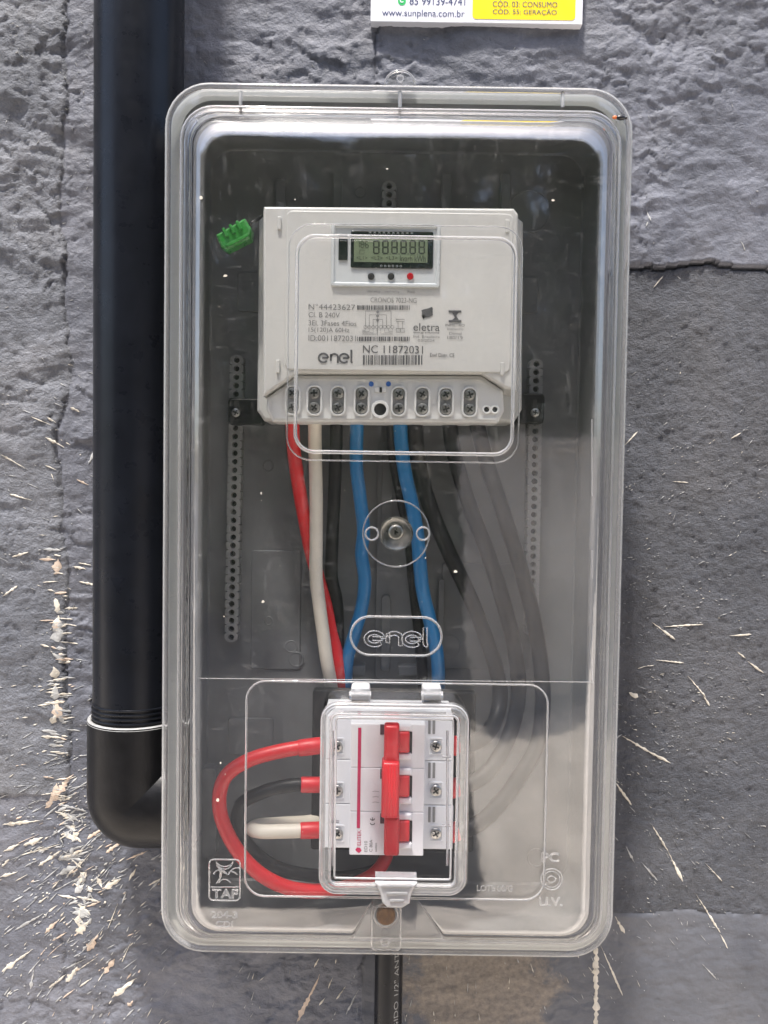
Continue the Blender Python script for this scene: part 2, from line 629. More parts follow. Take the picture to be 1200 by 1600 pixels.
# ------------------------------------------------------------------ the wall
def vnoise(x, z, seed):
    xi = np.floor(x).astype(np.int64); zi = np.floor(z).astype(np.int64)
    xf = x - xi; zf = z - zi
    u = xf * xf * xf * (xf * (xf * 6 - 15) + 10); w = zf * zf * zf * (zf * (zf * 6 - 15) + 10)

    def h(a, b):
        k = (a * 374761393 + b * 668265263 + seed * 974634777) & 0xffffffff
        k = ((k ^ (k >> 13)) * 1274126177) & 0xffffffff
        return ((k ^ (k >> 16)) & 0xffffff) / float(0xffffff)
    return (h(xi, zi) * (1 - u) + h(xi + 1, zi) * u) * (1 - w) + (h(xi, zi + 1) * (1 - u) + h(xi + 1, zi + 1) * u) * w


def fbm(x, z, seed, o=5, g=.5):
    t = np.zeros_like(x); a = 1.0; s = 0.0
    for k in range(o):
        t += a * (vnoise(x + k * 7.3, z - k * 3.1, seed + k) * 2 - 1); s += a
        a *= g; x = x * 2.03; z = z * 2.03
    return t / s


def facets(x, z, seed, jit=.9):
    """broken stone: every cell is a plane of its own tilt"""
    xi = np.floor(x).astype(np.int64); zi = np.floor(z).astype(np.int64)
    best = np.full(x.shape, 9.0); val = np.zeros(x.shape)

    def h(a, b, k):
        q = (a * 374761393 + b * 668265263 + (seed + k) * 974634777) & 0xffffffff
        q = ((q ^ (q >> 13)) * 1274126177) & 0xffffffff
        return ((q ^ (q >> 16)) & 0xffffff) / float(0xffffff)
    for dx in (-1, 0, 1):
        for dz in (-1, 0, 1):
            a, b = xi + dx, zi + dz
            px_ = a + .5 + jit * (h(a, b, 1) - .5); pz_ = b + .5 + jit * (h(a, b, 2) - .5)
            d = (x - px_) ** 2 + (z - pz_) ** 2
            pl_ = (h(a, b, 3) - .5) * 2 * (x - px_) + (h(a, b, 4) - .5) * 2 * (z - pz_) + (h(a, b, 5) - .5) * .7
            m_ = d < best
            val = np.where(m_, pl_, val); best = np.where(m_, d, best)
    return val


STEP = .0014
gx = np.arange(-.34, .3401, STEP); gz = np.arange(-.44, .4001, STEP)
ext = np.cumsum(STEP * 1.13 ** np.arange(1, 38))
gx = np.concatenate([gx[0] - ext[::-1], gx, gx[-1] + ext])
gz = np.concatenate([gz[0] - ext[::-1], gz, gz[-1] + ext])
GX, GZ = np.meshgrid(gx, gz)           # rows = z


def bx(px): return P(px, 800, 0).x
def bz(py): return P(600, py, 0).z


wob1 = .012 * fbm(GZ / .07, GZ * 0 + 3, 21, 6, .6)
wob2 = .007 * fbm(GX / .06, GX * 0 + 9, 33, 6, .6)
b_left = bx(96) + wob1
b_mid = bx(573) + wob1 * .7
b_top = bz(407) + wob2 * 1.1
b_low = bz(1424) + wob2 * .7
b_ll = bz(1252) + wob2
SID = np.zeros(GX.shape, int)
SID[(GX < b_left) & (GZ >= b_ll)] = 0
SID[(GX < b_left) & (GZ < b_ll)] = 1
SID[(GX >= b_left) & (GX < b_mid)] = 2
rt = GX >= b_mid
SID[rt & (GZ >= b_top)] = 3
SID[rt & (GZ < b_top) & (GZ >= b_low)] = 4
SID[rt & (GZ < b_low)] = 5
# relief, positive towards the camera
warp = .02 * fbm(GX / .07, GZ / .07, 90, 3)
strata = fbm((GX + warp) / .085, (GZ + GX * .25 + warp) / .030, 41, 6, .55)
ridged = 1 - np.abs(fbm((GX + warp) / .055, (GZ + warp * .6) / .024, 57, 5, .55)) * 2
lumps = fbm((GX + warp * .3) / .016, GZ / .010, 71, 4, .65)
chips = 1 - np.abs(fbm((GX + warp * .4) / .021, (GZ + warp * .3) / .013, 63, 5, .62)) * 2.2
slow = fbm(GX / .2, GZ / .16, 5, 3)
fx, fz = GX + .012 * fbm(GX / .02, GZ / .02, 7, 4, .6), GZ + .009 * fbm(GX / .02, GZ / .02, 17, 4, .6)
fac1 = facets(fx / .030, (fz + fx * .2) / .015, 3)
fac2 = facets(fx / .011, fz / .007, 8)
fac3 = facets(fx / .0055, fz / .0040, 5)
patch = np.clip(fbm(GX / .06, GZ / .05, 101, 3) * 1.6 + .6, 0.15, 1)
rough = .0034 * strata + .0016 * ridged + .0011 * lumps + (.0015 * fac1 + .0010 * fac2 + .0005 * fac3) * patch + .003 * slow
smooth = .0016 * strata + .0006 * ridged + .0006 * lumps + (.0010 * fac1 + .0006 * fac2 + .00035 * fac3) * patch + .003 * slow
grain = .0008 * strata + .0009 * fbm(GX / .0052, GZ / .0044, 81, 3, .65) + .0005 * fac3 * patch + .0025 * slow
low = .0011 * strata + .0006 * ridged + .0004 * lumps + (.0004 * fac2 + .0002 * fac3) * patch + .0025 * slow
topness = np.clip((GZ - bz(1000)) / .25, 0, 1)
H = np.where(SID == 0, rough * topness + (low * .6 + smooth * .6) * (1 - topness), 0)
H = np.where(SID == 1, smooth * .8 + low * .3, H)
H = np.where(SID == 2, smooth * 1.2, H)
H = np.where(SID == 3, smooth * 1.5, H)
H = np.where(SID == 4, grain, H)
H = np.where(SID == 5, low, H)
H -= .004
H += np.where(SID == 3, .0015, 0) + np.where(SID == 0, .001, 0)
# joints: vertices between two stones sink in
J = np.zeros(SID.shape, bool)
J[:, 1:] |= SID[:, 1:] != SID[:, :-1]
J[:, :-1] |= SID[:, 1:] != SID[:, :-1]
J[1:, :] |= SID[1:, :] != SID[:-1, :]
J[:-1, :] |= SID[1:, :] != SID[:-1, :]
jd = .0003 + .0030 * np.clip(fbm(GX / .05, GZ / .05, 13, 3) * 1.6 + .15, 0, 1)
jd = np.where((SID >= 4) & (GZ < bz(1300)), jd * .35, jd)
jd = np.where(SID <= 2, jd * .55, jd)
jd = np.where((SID >= 3) & (GZ > bz(700)), .0026, jd)
H = H - np.where(J, jd, 0)


def hsample(x, z):
    """front-most relief within a grid cell or two of (x, z)"""
    i = int(np.clip(np.searchsorted(gx, x), 2, len(gx) - 3)); j = int(np.clip(np.searchsorted(gz, z), 2, len(gz) - 3))
    return float(H[j - 1:j + 1, i - 1:i + 1].max())


back = slab((-3.0, 3.0, -1.35, 1.7), -.20, -.014, .002, .001)
wall = make('wall', back[0], back[1], M['mortar'])
props(wall, 'grey painted rough stone wall behind the meter box', 'wall', kind='structure')
ny, nx = GX.shape
fsid = SID[:-1, :-1]
smats = [M['stone_rough'], M['stone_smooth'], M['stone_smooth'], M['stone_smooth'], M['stone_grain'], M['stone_low']]
slabels = ['rough split-faced grey stone left of the black pipe', 'grey stone low at the left covered in cream splashes',
           'smooth grey stone behind the black pipe', 'smooth grey stone around the white sign',
           'grainy dark grey stone right of the meter box', 'low grey stone with a bare brown patch below the meter box']
for s_ in range(6):
    jj, ii = np.nonzero(fsid == s_)
    q = np.stack([jj * nx + ii, jj * nx + ii + 1, (jj + 1) * nx + ii + 1, (jj + 1) * nx + ii], 1)
    used, inv = np.unique(q, return_inverse=True)
    q = inv.reshape(-1, 4)
    co = np.stack([GX.ravel()[used], -H.ravel()[used], GZ.ravel()[used]], 1)
    c = (co.min(0) + co.max(0)) / 2
    me = bpy.data.meshes.new('stone')
    me.vertices.add(len(co)); me.vertices.foreach_set('co', (co - c).ravel())
    me.loops.add(q.size); me.loops.foreach_set('vertex_index', q.ravel())
    me.polygons.add(len(q)); me.polygons.foreach_set('loop_start', np.arange(0, q.size, 4)); me.polygons.foreach_set('loop_total', np.full(len(q), 4))
    me.polygons.foreach_set('use_smooth', np.ones(len(q), bool))
    me.materials.append(smats[s_])
    me.update(); me.validate()
    o = link('stone', me, c, wall)
    o['label'] = slabels[s_]

# cream plaster splashes thrown over the wall
sv, sf, si = [], [], []


def splash(x0, y0, x1, y1, w, mi, head=.72, lumpy=.38):
    a = P(x0, y0, 0); b = P(x1, y1, 0)
    L = (b - a).length
    n = max(4, min(22, int(L / .0015)))
    t = (b - a).normalized()
    nn = Vector((-t.z, 0, t.x))
    o = len(sv)
    ww = w * S(0) / 2
    for k in range(n + 1):
        u = k / n
        prof = (u / head) ** .8 if u < head else max(0.0, 1 - ((u - head) / (1 - head)) ** 2) ** .5
        prof = max(.06, prof) * (1 + lumpy * random.uniform(-1, 1))
        c = a.lerp(b, u) + nn * ww * random.uniform(-.35, .35) * lumpy
        for q in (-1, -.45, .45, 1):
            p_ = c + nn * (q * ww * prof)
            h = hsample(p_.x, p_.z) + (.00005 if abs(q) == 1 else .0003)
            sv.append(Vector((p_.x, -h, p_.z)))
    for k in range(n):
        for q in range(3):
            i = o + k * 4 + q
            sf.append([i, i + 1, i + 5, i + 4]); si.append(mi)


FX, FY = 640, 985
def rsplash(x, y, ln, w, mi, jit=.22):
    ang = math.atan2(y - FY, x - FX) + random.gauss(0, jit)
    w *= .68
    mi = mi if random.random() < .7 else 2
    splash(x, y, x + math.cos(ang) * ln, y + math.sin(ang) * ln, w, mi, random.uniform(.45, .85), random.uniform(.3, .6))
    if random.random() < .35:      # broken tail
        g = ln + random.uniform(2, 7)
        l2 = random.uniform(1.5, 5)
        splash(x + math.cos(ang) * g, y + math.sin(ang) * g, x + math.cos(ang) * (g + l2), y + math.sin(ang) * (g + l2), w * .7, mi, .5, .5)


big = [(112, 1212, 68, 1266, 15, 1), (60, 1285, 0, 1292, 7, 0), (64, 1312, 34, 1324, 9, 0), (28, 1321, 2, 1334, 6, 0), (96, 1330, 57, 1356, 6, 0),
       (48, 1487, 0, 1522, 7, 0), (138, 1440, 118, 1462, 12, 0), (152, 1462, 134, 1490, 13, 1), (177, 1502, 160, 1527, 10, 1), (212, 1532, 172, 1564, 9, 0),
       (206, 1568, 198, 1576, 7, 1), (90, 1440, 68, 1460, 8, 1), (66, 1430, 20, 1457, 4, 2), (162, 1296, 134, 1313, 6, 1), (188, 1318, 164, 1335, 7, 1),
       (230, 1331, 196, 1346, 5, 1), (188, 1374, 162, 1390, 10, 0), (210, 1360, 200, 1378, 6, 0), (156, 1410, 133, 1420, 5, 1), (250, 1375, 230, 1387, 3, 0),
       (118, 1515, 100, 1540, 9, 0), (100, 1528, 72, 1550, 6, 0), (50, 1517, 45, 1550, 5, 2), (121, 1517, 114, 1522, 5, 1),
       (40, 733, 0, 710, 3, 0), (98, 699, 70, 683, 4, 0), (86, 660, 73, 652, 4, 0), (122, 643, 108, 636, 6, 0), (0, 933, 25, 916, 5, 0), (15, 871, 43, 863, 4, 0),
       (136, 758, 117, 749, 4, 1), (132, 890, 112, 886, 7, 0), (146, 915, 120, 910, 4, 0), (140, 884, 120, 880, 3, 0), (48, 782, 12, 772, 3, 0), (136, 725, 146, 704, 5, 2),
       (1040, 981, 1102, 977, 4, 0), (1022, 974, 1058, 1001, 5, 0), (1027, 1033, 1072, 1038, 4, 0), (1078, 1058, 1107, 1092, 5, 0), (1103, 1090, 1113, 1106, 6, 0),
       (1157, 1021, 1170, 1031, 5, 0), (1172, 1035, 1198, 1054, 5, 0), (1144, 995, 1178, 993, 4, 0), (975, 1153, 1018, 1178, 6, 0), (1010, 1174, 1052, 1196, 6, 0),
       (958, 1217, 990, 1262, 6, 0), (1020, 1290, 1047, 1334, 5, 0), (1046, 1333, 1070, 1381, 6, 0), (1090, 1400, 1129, 1462, 5, 0), (1129, 1464, 1140, 1486, 5, 0),
       (1105, 1352, 1132, 1381, 3, 0), (1004, 1350, 1030, 1380, 4, 2), (980, 1325, 994, 1352, 5, 2), (940, 1480, 975, 1560, 5, 0), (962, 1434, 978, 1462, 8, 0),
       (1100, 1510, 1124, 1536, 3, 2), (978, 695, 998, 674, 3, 0), (1023, 448, 1038, 430, 3, 0), (1053, 752, 1078, 754, 4, 0), (1145, 685, 1160, 676, 3, 0),
       (1011, 325, 1017, 345, 4, 2), (1160, 375, 1167, 390, 4, 2), (1009, 355, 1013, 346, 3, 2), (975, 1150, 960, 1160, 5, 2), (985, 1085, 1000, 1092, 14, 0),
       (500, 1525, 464, 1600, 8, 1), (498, 1500, 490, 1515, 3, 0), (540, 1545, 525, 1565, 3, 0), (520, 1530, 512, 1548, 2, 0), (508, 1562, 498, 1574, 3, 0), (560, 1550, 540, 1590, 3, 2),
       (232, 1395, 250, 1375, 3, 2), (25, 1365, 0, 1372, 5, 0), (12, 1345, 0, 1357, 6, 0)]
for b in big:
    b = list(b)
    b[4] *= .62 if b[0] > 900 else .85
    splash(*b, random.uniform(.45, .8), .6)
for k in range(12):    # long drip below the lower right corner of the box
    y = 1484 + k * 11
    splash(933 + random.uniform(-1, 1), y - 4, 933 + random.uniform(-1, 1), y + 13, random.uniform(6, 10), 0, .5)
for k in range(75):   # crust along the left joint
    y = random.triangular(760, 1300, 1100)
    x = 84 + (y - 750) * .02 + random.gauss(0, 9)
    sgn = random.choice((-1, 1))
    splash(x - sgn * random.uniform(0, 8), y, x + sgn * random.uniform(4, 24), y + random.uniform(-4, 4), random.uniform(1.5, 5), random.choice((0, 0, 1, 2, 2)), .4, .5)
for k in range(15):
    y = random.triangular(790, 1270, 1080)
    splash(86 + random.gauss(0, 4), y, 88 + random.gauss(0, 5), y + random.uniform(12, 30), random.uniform(8, 14), random.choice((0, 1, 1, 2)), .5, .5)
for k in range(75):
    y = random.uniform(1240, 1440)
    splash(100 + random.gauss(0, 14) + (y - 1240) * .15, y, 102 + random.gauss(0, 12) + (y - 1240) * .15, y + random.uniform(4, 16), random.uniform(2, 8), random.choice((2, 2, 0)), .5, .7)
for k in range(560):   # dense spray low at the left
    x = random.triangular(-60, 300, 130); y = random.triangular(1020, 1680, 1380)
    rsplash(x, y, random.expovariate(1 / 8) + 3, random.uniform(1.0, 4.2), random.choice((0, 0, 1, 2, 2, 2)))
for k in range(110):
    x = random.uniform(-60, 160); y = random.uniform(560, 1080)
    rsplash(x, y, random.expovariate(1 / 5) + 2, random.uniform(.9, 2.4), random.choice((0, 2, 2)), .35)
for k in range(520):   # right side
    y = random.triangular(480, 1640, 1230); x = random.triangular(940, 1280, 985)
    rsplash(x, y, random.expovariate(1 / 2.6) + 1.5, random.uniform(.8, 1.9), random.choice((0, 2, 2, 2)), .3)
for k in range(120):
    x = random.uniform(250, 960); y = random.uniform(1480, 1680)
    rsplash(x, y, random.uniform(4, 16), random.uniform(1, 2.6), random.choice((0, 2, 2)), .2)
for k in range(90):
    x = random.choice((random.uniform(0, 150), random.uniform(300, 1260))); y = random.uniform(-60, 480)
    rsplash(x, y, random.uniform(2, 8), random.uniform(1, 2.2), 2, 1.0)
sp = make('plaster_splashes', sv, sf, None, wall, True, [M['splash_cream'], M['splash_pink'], M['splash_grey']], si)
props(sp, kind='stuff')
sp['label'] = 'cream and grey plaster splashes dried on the wall'

# ------------------------------------------------------------------ unseen ground, pale wall and hedge, added to give the cover its reflections
GZ0 = -1.35
def sheet(name, x0, x1, y0, y1, z, mat):
    return make(name, [(x0, y0, z), (x1, y0, z), (x1, y1, z), (x0, y1, z)], [[0, 1, 2, 3]], mat)
gm = plastic('asphalt', (.05, .05, .052), .85, .2, 3, .5, 60)
pm = plastic('pale_paving', (.62, .56, .49), .8, .3, 2.2, .4, 40)
props(sheet('road', -60, 60, -60, 0.2, GZ0, gm), kind='structure')
props(sheet('pavement', -30, 30, -1.9, 0.2, GZ0 + .004, pm), kind='structure')
props(sheet('reflection_paving', .44, 9, -4.4, -1.9, GZ0 + .004, pm), kind='structure')  # pale slab added out of view to brighten the lower right reflection
fw = MB()
bw = lambda x0, x1, y0, y1, z0, z1: fw.add([(x, y, z) for z in (z0, z1) for x, y in ((x0, y0), (x1, y0), (x1, y1), (x0, y1))], [[0, 1, 2, 3], [4, 5, 6, 7], [0, 1, 5, 4], [1, 2, 6, 5], [2, 3, 7, 6], [3, 0, 4, 7]])
bw(.60, 9, -4.65, -4.45, GZ0, .20)
bw(.58, 9, -4.68, -4.42, .20, .26)
props(fw.build('reflection_wall', plastic('pale_render', (.62, .57, .51), .85, .3, 1.6, .3, 60)), 'unseen pale wall added for the reflection in the lower right of the cover', 'wall')
hedge = empty('hedge', (0, -7.5, GZ0), 'unseen dark green hedge added for the reflection in the upper half of the cover', 'hedge')
lm_ = MB()
hr = random.Random(4)
for k in range(26000):
    x = hr.uniform(-9, 9); z = hr.uniform(GZ0, 5.0 + .7 * math.sin(x * 1.3) + .4 * math.sin(x * 3.1)); y = -7.0 - hr.random() ** 1.5 * 1.6
    a = Vector((hr.gauss(0, 1), hr.gauss(0, 1), hr.gauss(0, 1))).normalized() * hr.uniform(.14, .28)
    b = a.cross(Vector((hr.gauss(0, 1), hr.gauss(0, 1), hr.gauss(0, 1)))).normalized() * hr.uniform(.08, .14)
    c = Vector((x, y, z))
    lm_.v += [c - a, c + b, c + a, c - b]; o_ = len(lm_.v) - 4; lm_.f.append([o_, o_ + 1, o_ + 2, o_ + 3]); lm_.i.append(0)
make('foliage', lm_.v, lm_.f, plastic('hedge_leaves', (.05, .085, .03), .7, .4, 3, 0, 400, 0, .2), hedge, recalc=False)
cm_ = MB()
for k in range(9):
    x = -8 + 2 * k
    cm_.add(*tube([(x, -8.2, GZ0), (x + .1, -8.2, 1), (x, -8.3, 4.2)], .15, n=8, radii=[.16, .12, .05]))
cm_.build('stems', plastic('hedge_stems', (.06, .045, .03), .8), hedge)

# ------------------------------------------------------------------ black conduit pipe with elbow
ax = P(217.5, 600, 34).x if False else P(217.5, 600, .034).x
PD = .036
pipe = empty('conduit_pipe', (ax, -PD, P(217, 1115, .034).z), 'thick black plastic pipe with elbow entering the meter box from the left', 'pipe')
zt = P(217, 1118, .034).z
PR = .0290
m = MB().add(*tube([(ax, -PD, .62), (ax, -PD, zt + .004), (ax, -PD, zt - .02)], PR, n=64))
m.build('pipe_tube', M['black_pvc'], pipe, True)
for k in range(4):
    z = zt + .0022 + k * .0030
    m = MB().add(*tube([(ax + (PR + .0001) * math.cos(a), -PD + (PR + .0001) * math.sin(a), z) for a in [2 * math.pi * j / 64 for j in range(65)]], .0008, n=8))
    m.build('thread_ridge', M['black_pvc'], pipe, True)
zc = P(217, 1244, .034).z
ER = .0325; BR = .0050
path = [(ax, -PD, zt), (ax, -PD, zt - .012), (ax, -PD, zc + BR + .004)]
for k in range(0, 13):
    a = math.pi + (math.pi / 2) * k / 12
    path.append((ax + BR + BR * math.cos(a), -PD, zc + BR + BR * math.sin(a)))
path += [(ax + BR + .008, -PD, zc), (P(300, 1250, .05).x, -PD, zc)]
m = MB().add(*tube(path, ER, n=64, caps=False))
elbow = m.build('elbow', M['black_pvc_scuffed'], pipe, True)
rv, rf = [], []
for j in range(64):
    a = 2 * math.pi * j / 64
    for rad, dz in ((PR + .0006, -.001), (PR + .0008, .0004), (ER - .0004, .0004), (ER + .0001, -.0012)):
        rv.append(Vector((ax + rad * math.cos(a), -PD + rad * math.sin(a), zt + dz)))
for j in range(64):
    l = (j + 1) % 64
    for q in range(3):
        rf.append([j * 4 + q, j * 4 + q + 1, l * 4 + q + 1, l * 4 + q])
make('socket_rim', rv, rf, M['pale_pvc'], elbow, True)

# ------------------------------------------------------------------ thin conduit below the box
cx = P(607, 1540, .03).x
thin = empty('thin_conduit', (cx, -.03, -.62), 'thin black rigid conduit with grey lettering below the meter box', 'conduit')
ztop = P(607, 1478, .03).z
MB().add(*tube([(cx, -.03, -.60), (cx, -.03, ztop)], .0098, n=40)).build('conduit_tube', M['black_pvc'], thin, True)
tv, tf = text_fit('RÍGIDO 1/2" ANTI', 614, 1488, 624, 1625, .0399, 90)
out_v = []
for p in tv:      # wrap the print round the tube
    a = (p.x - cx) / .0099
    out_v.append(Vector((cx + .0099 * math.sin(a), -.03 - .0099 * math.cos(a) - .00005, p.z)))
make('printed_lettering', out_v, tf, plastic('conduit_print', (.22, .22, .22), .6, .3, 300), thin)

# ------------------------------------------------------------------ company sign at the top
SD = .0055
sg = rect(580, -130, 912, 36, SD)
sign = empty('company_sign', ((sg[0] + sg[1]) / 2, -.006, sg[2]), 'white sign with a yellow panel and phone number at the top', 'sign')
MB().add(*slab(sg, -.003, SD, .0006, .0004)).build('sign_board', M['sign_white'], sign)
e = .0002
MB().add(*flat(rr(rect(739, -80, 900, 31, SD), .0028, 6), SD + e)).build('yellow_panel', M['sign_yellow'], sign)
MB().add(*text_fit('www.sunplena.com.br', 597, 15, 726, 29, SD + e)).build('printed_text', M['navy'], sign)
MB().add(*text_fit('85 99139-4741', 640, -4, 727, 8, SD + e)).build('printed_text', M['navy'], sign)
MB().add(*text_fit('CÓD. 03: CONSUMO', 770, 0, 871, 11, SD + 2 * e)).build('printed_text', M['ink'], sign)
MB().add(*text_fit('CÓD. 55: GERAÇÃO', 770, 13, 870, 24, SD + 2 * e)).build('printed_text', M['ink'], sign)
gc = P(628, 2, SD)
ph = MB().add(*disc(gc.x, gc.z, 6.2 * S(SD), SD, SD + e, 24, .00005))
pho = ph.build('phone_emblem', M['sign_green'], sign)
pl = [(gc.x + .0011 * math.cos(a), gc.z + .0003 + .0011 * math.sin(a)) for a in np.linspace(R(150), R(330), 12)]
MB().add(*stroke(pl, .0007, SD + 2 * e)).build('handset', M['sign_white'], pho)

# ------------------------------------------------------------------ meter box: grey base tray
FD = .078                                   # depth of the flange where base and cover meet
fl = rect(257, 136, 971, 1489, FD)          # flange outline
box = empty('meter_box', ((fl[0] + fl[1]) / 2, -.03, fl[2]), 'clear plastic electricity meter box on the grey stone wall', 'meter box')
bo = rr(fl, .026, 8)
def brr(ins, r=None): return rr((fl[0] + ins, fl[1] - ins, fl[2] + ins, fl[3] - ins), (.026 if r is None else r), 8)
base_rings = [ring(brr(.014, .018), .001), ring(brr(.008, .02), FD - .010), ring(brr(.0075, .02), FD - .006), ring(brr(.0015, .026), FD - .005), ring(brr(.0015, .026), FD - .003),
              ring(brr(.0085, .020), FD - .003), ring(brr(.0115, .018), .012), ring(brr(.0145, .015), .0085)]
v, f = loft(base_rings, True, True)
mb = MB().add(v, f)
nb_ = len(base_rings[0])
mb.i = [1 if k // nb_ in (2, 3, 4) and k < nb_ * 7 else 0 for k in range(len(f))]
base = mb.build('base_tray', None, box, True, [M['base_grey'], M['base_flange']])
BF = .0085


def rail(px, y0, y1, n, name='mounting_rail'):
    """moulded strip with a row of real holes"""
    d = BF + .0055
    a = P(px[0], y0, d); b = P(px[1], y1, d)
    hw = 10.5 * S(d)
    mb = MB()
    L = (a - b).length / n
    ns = 20
    for k in range(n):
        c = a.lerp(b, (k + .5) / n)
        sq, ci = [], []
        for j in range(ns):
            t = 2 * math.pi * (j + .5) / ns
            q = max(abs(math.cos(t)) / hw, abs(math.sin(t)) / (L / 2))
            sx, sz = math.cos(t) / q, math.sin(t) / q
            if (k == 0 and sz > 0) or (k == n - 1 and sz < 0):
                nn = math.hypot(sx / hw, sz / (L / 2))
                sx, sz = hw * math.cos(t), (L / 2) * math.sin(t) * 1.25
            sq.append((c.x + sx, c.z + sz))
            ci.append((c.x + 4.3 * S(d) * math.cos(t), c.z + 4.3 * S(d) * math.sin(t)))
        mb.add(*loft([ring(ci, BF + .0003), ring(ci, d - .0003), ring([(c.x + (p[0] - c.x) * 1.1, c.z + (p[1] - c.z) * 1.1) for p in ci], d), ring(sq, d), ring([(p[0] + (.0006 if p[0] > c.x else -.0006), p[1]) for p in sq], BF)], False, False))
        mb.mi = 1
        mb.add(*flat(ci, BF + .0004))
        mb.mi = 0
    return mb.build(name, None, base, False, [M['base_rail'], M['dark_hole']])


rail((370, 361), 556, 1002, 34)
rail((838, 831), 562, 992, 33)
rail((608, 608), 284, 392, 8)
# moulded relief on the tray floor
def relief(x0, y0, x1, y1, h=.0012, r=.002, name='moulded_panel'):
    return MB().add(*slab(rect(x0, y0, x1, y1, BF + h), BF - .0005, BF + h, r, .0006)).build(name, M['base_grey'], base)
relief(371, 425, 440, 487)
relief(780, 432, 841, 489)
relief(356, 1122, 427, 1180)
relief(392, 860, 470, 1046, .0008)
relief(690, 880, 830, 1046, .0008)
relief(588, 690, 652, 1062, .004, .004, 'moulded_rib')
relief(595, 930, 610, 1050, .0065, .003, 'moulded_rib')
relief(596, 700, 612, 850, .0065, .003, 'moulded_rib')
relief(684, 905, 694, 1060, .005, .002, 'moulded_rib')
relief(430, 280, 446, 350, .003, .002, 'moulded_rib')
relief(520, 270, 534, 350, .003, .002, 'moulded_rib')
relief(690, 270, 706, 350, .003, .002, 'moulded_rib')
relief(782, 270, 798, 350, .003, .002, 'moulded_rib')
relief(310, 1200, 338, 1340, .010, .004, 'moulded_rib')
relief(545, 1040, 570, 1056, .012, .001, 'moulded_hook')
relief(622, 1040, 656, 1056, .012, .001, 'moulded_hook')
for (x, y, r_) in ((419, 728, 9), (563, 300, 9), (420, 970, 7), (827, 330, 33), (700, 1010, 20), (463, 1030, 12), (404, 1148, 8), (838, 1340, 15), (455, 1010, 10)):
    c = P(x, y, BF)
    MB().add(*annulus(c.x, c.z, r_ * S(BF) - .0009, r_ * S(BF), BF - .0003, BF + .0010, 28)).build('moulded_ring', M['base_grey'], base, True)
# black carrier plate behind the breaker
MB().add(*slab(rect(487, 1080, 742, 1330, .044), .036, .044, .002, .0008)).build('breaker_carrier', M['black_plastic'], base)

# ------------------------------------------------------------------ meter box: clear cover
notch = [(692, 1466), (650, 1403), (584, 1403), (553, 1458)]
def cov_ring(x0, y0, x1, y1, d, r, use_notch, n=8):
    rc = rect(x0, y0, x1, y1, d)
    nz = rc[2]
    cs = [(rc[0], rc[2], r)]
    for k in (3, 2, 1, 0):
        q = P(*notch[k], d)
        cs.append((q.x, (q.z if k in (1, 2) else nz) if use_notch else nz, .0035 if use_notch else 0))
    cs += [(rc[1], rc[2], r), (rc[1], rc[3], r), (rc[0], rc[3], r)]
    return ring(fillet(cs, n), d)


CF = .121
CR = [cov_ring(257, 136, 971, 1489, FD - .0015, .026, False),
      cov_ring(256, 135, 972, 1490, FD + .0008, .026, False),
      cov_ring(258, 137, 970, 1488, FD + .0016, .0255, False),
      cov_ring(279, 170, 955, 1471, FD + .0016, .020, False),
      cov_ring(281, 173, 953, 1468, FD + .0035, .0195, False),
      cov_ring(283, 176, 951, 1467, FD + .0042, .019, True),
      cov_ring(293, 183, 944, 1464, .104, .018, True),
      cov_ring(296, 186, 942, 1463, .112, .0175, True),
      cov_ring(300, 193, 938, 1461, .1175, .017, True),
      cov_ring(306, 203, 932, 1458, .1203, .016, True),
      cov_ring(314, 214, 924, 1453, CF, .0145, True)]
inner = [cov_ring(283, 176, 951, 1465, FD - .0012, .0195, False),
         cov_ring(286, 180, 948, 1461, FD + .0015, .019, False),
         cov_ring(288, 181, 946, 1463, FD + .0020, .018, True),
         cov_ring(298, 188, 939, 1460, .102, .017, True),
         cov_ring(301, 192, 937, 1459, .110, .0165, True),
         cov_ring(305, 198, 933, 1457, .1153, .016, True),
         cov_ring(310, 206, 928, 1455, .1181, .015, True),
         cov_ring(317, 216, 921, 1451, CF - .0022, .0135, True)]
seq = inner[::-1] + CR
v, f = loft(seq, False, False)
# front face with an opening for the breaker door, outer and inner skin
from mathutils.geometry import tessellate_polygon
DO = rect(507, 1102, 727, 1390, CF)
hole2 = rr(DO, .008, 6)
nr = len(CR[0])
mb = MB()
mb.add(v, f)
mb.i = [2 if (k // nr < 5 or k // nr >= 13) else 1 for k in range(len(f))]
mb.mi = 0
for rg0, dd in ((CR[-1], CF), (inner[-1], CF - .0022)):
    hp2 = ring(hole2, dd)
    tris = tessellate_polygon([rg0, hp2])
    mb.add(list(rg0) + hp2, [list(t) for t in tris])
hv, hf = loft([ring(hole2, CF), ring(hole2, CF - .0022)], False, False)
mb.mi = 2; mb.add(hv, hf)
cover = mb.build('cover', None, box, True, [M['cover'], M['cover_flange'], M['cover_edge']], 32)
bm = bmesh.new(); bm.from_mesh(cover.data)
bmesh.ops.remove_doubles(bm, verts=bm.verts, dist=1e-6)
bmesh.ops.recalc_face_normals(bm, faces=bm.faces)
bm.to_mesh(cover.data); bm.free()
cover.data.polygons.foreach_set('use_smooth', [p.material_index != 0 for p in cover.data.polygons])
cover.data.set_sharp_from_angle(angle=R(32))

def ridge(pts2, d, r, name='moulded_ridge', parent=None, mat='glass', n=10, closed=True):
    return MB().add(*tube([Vector((p[0], -d, p[1])) for p in pts2], r, closed, n)).build(name, M[mat], parent or cover, True, None, 60)


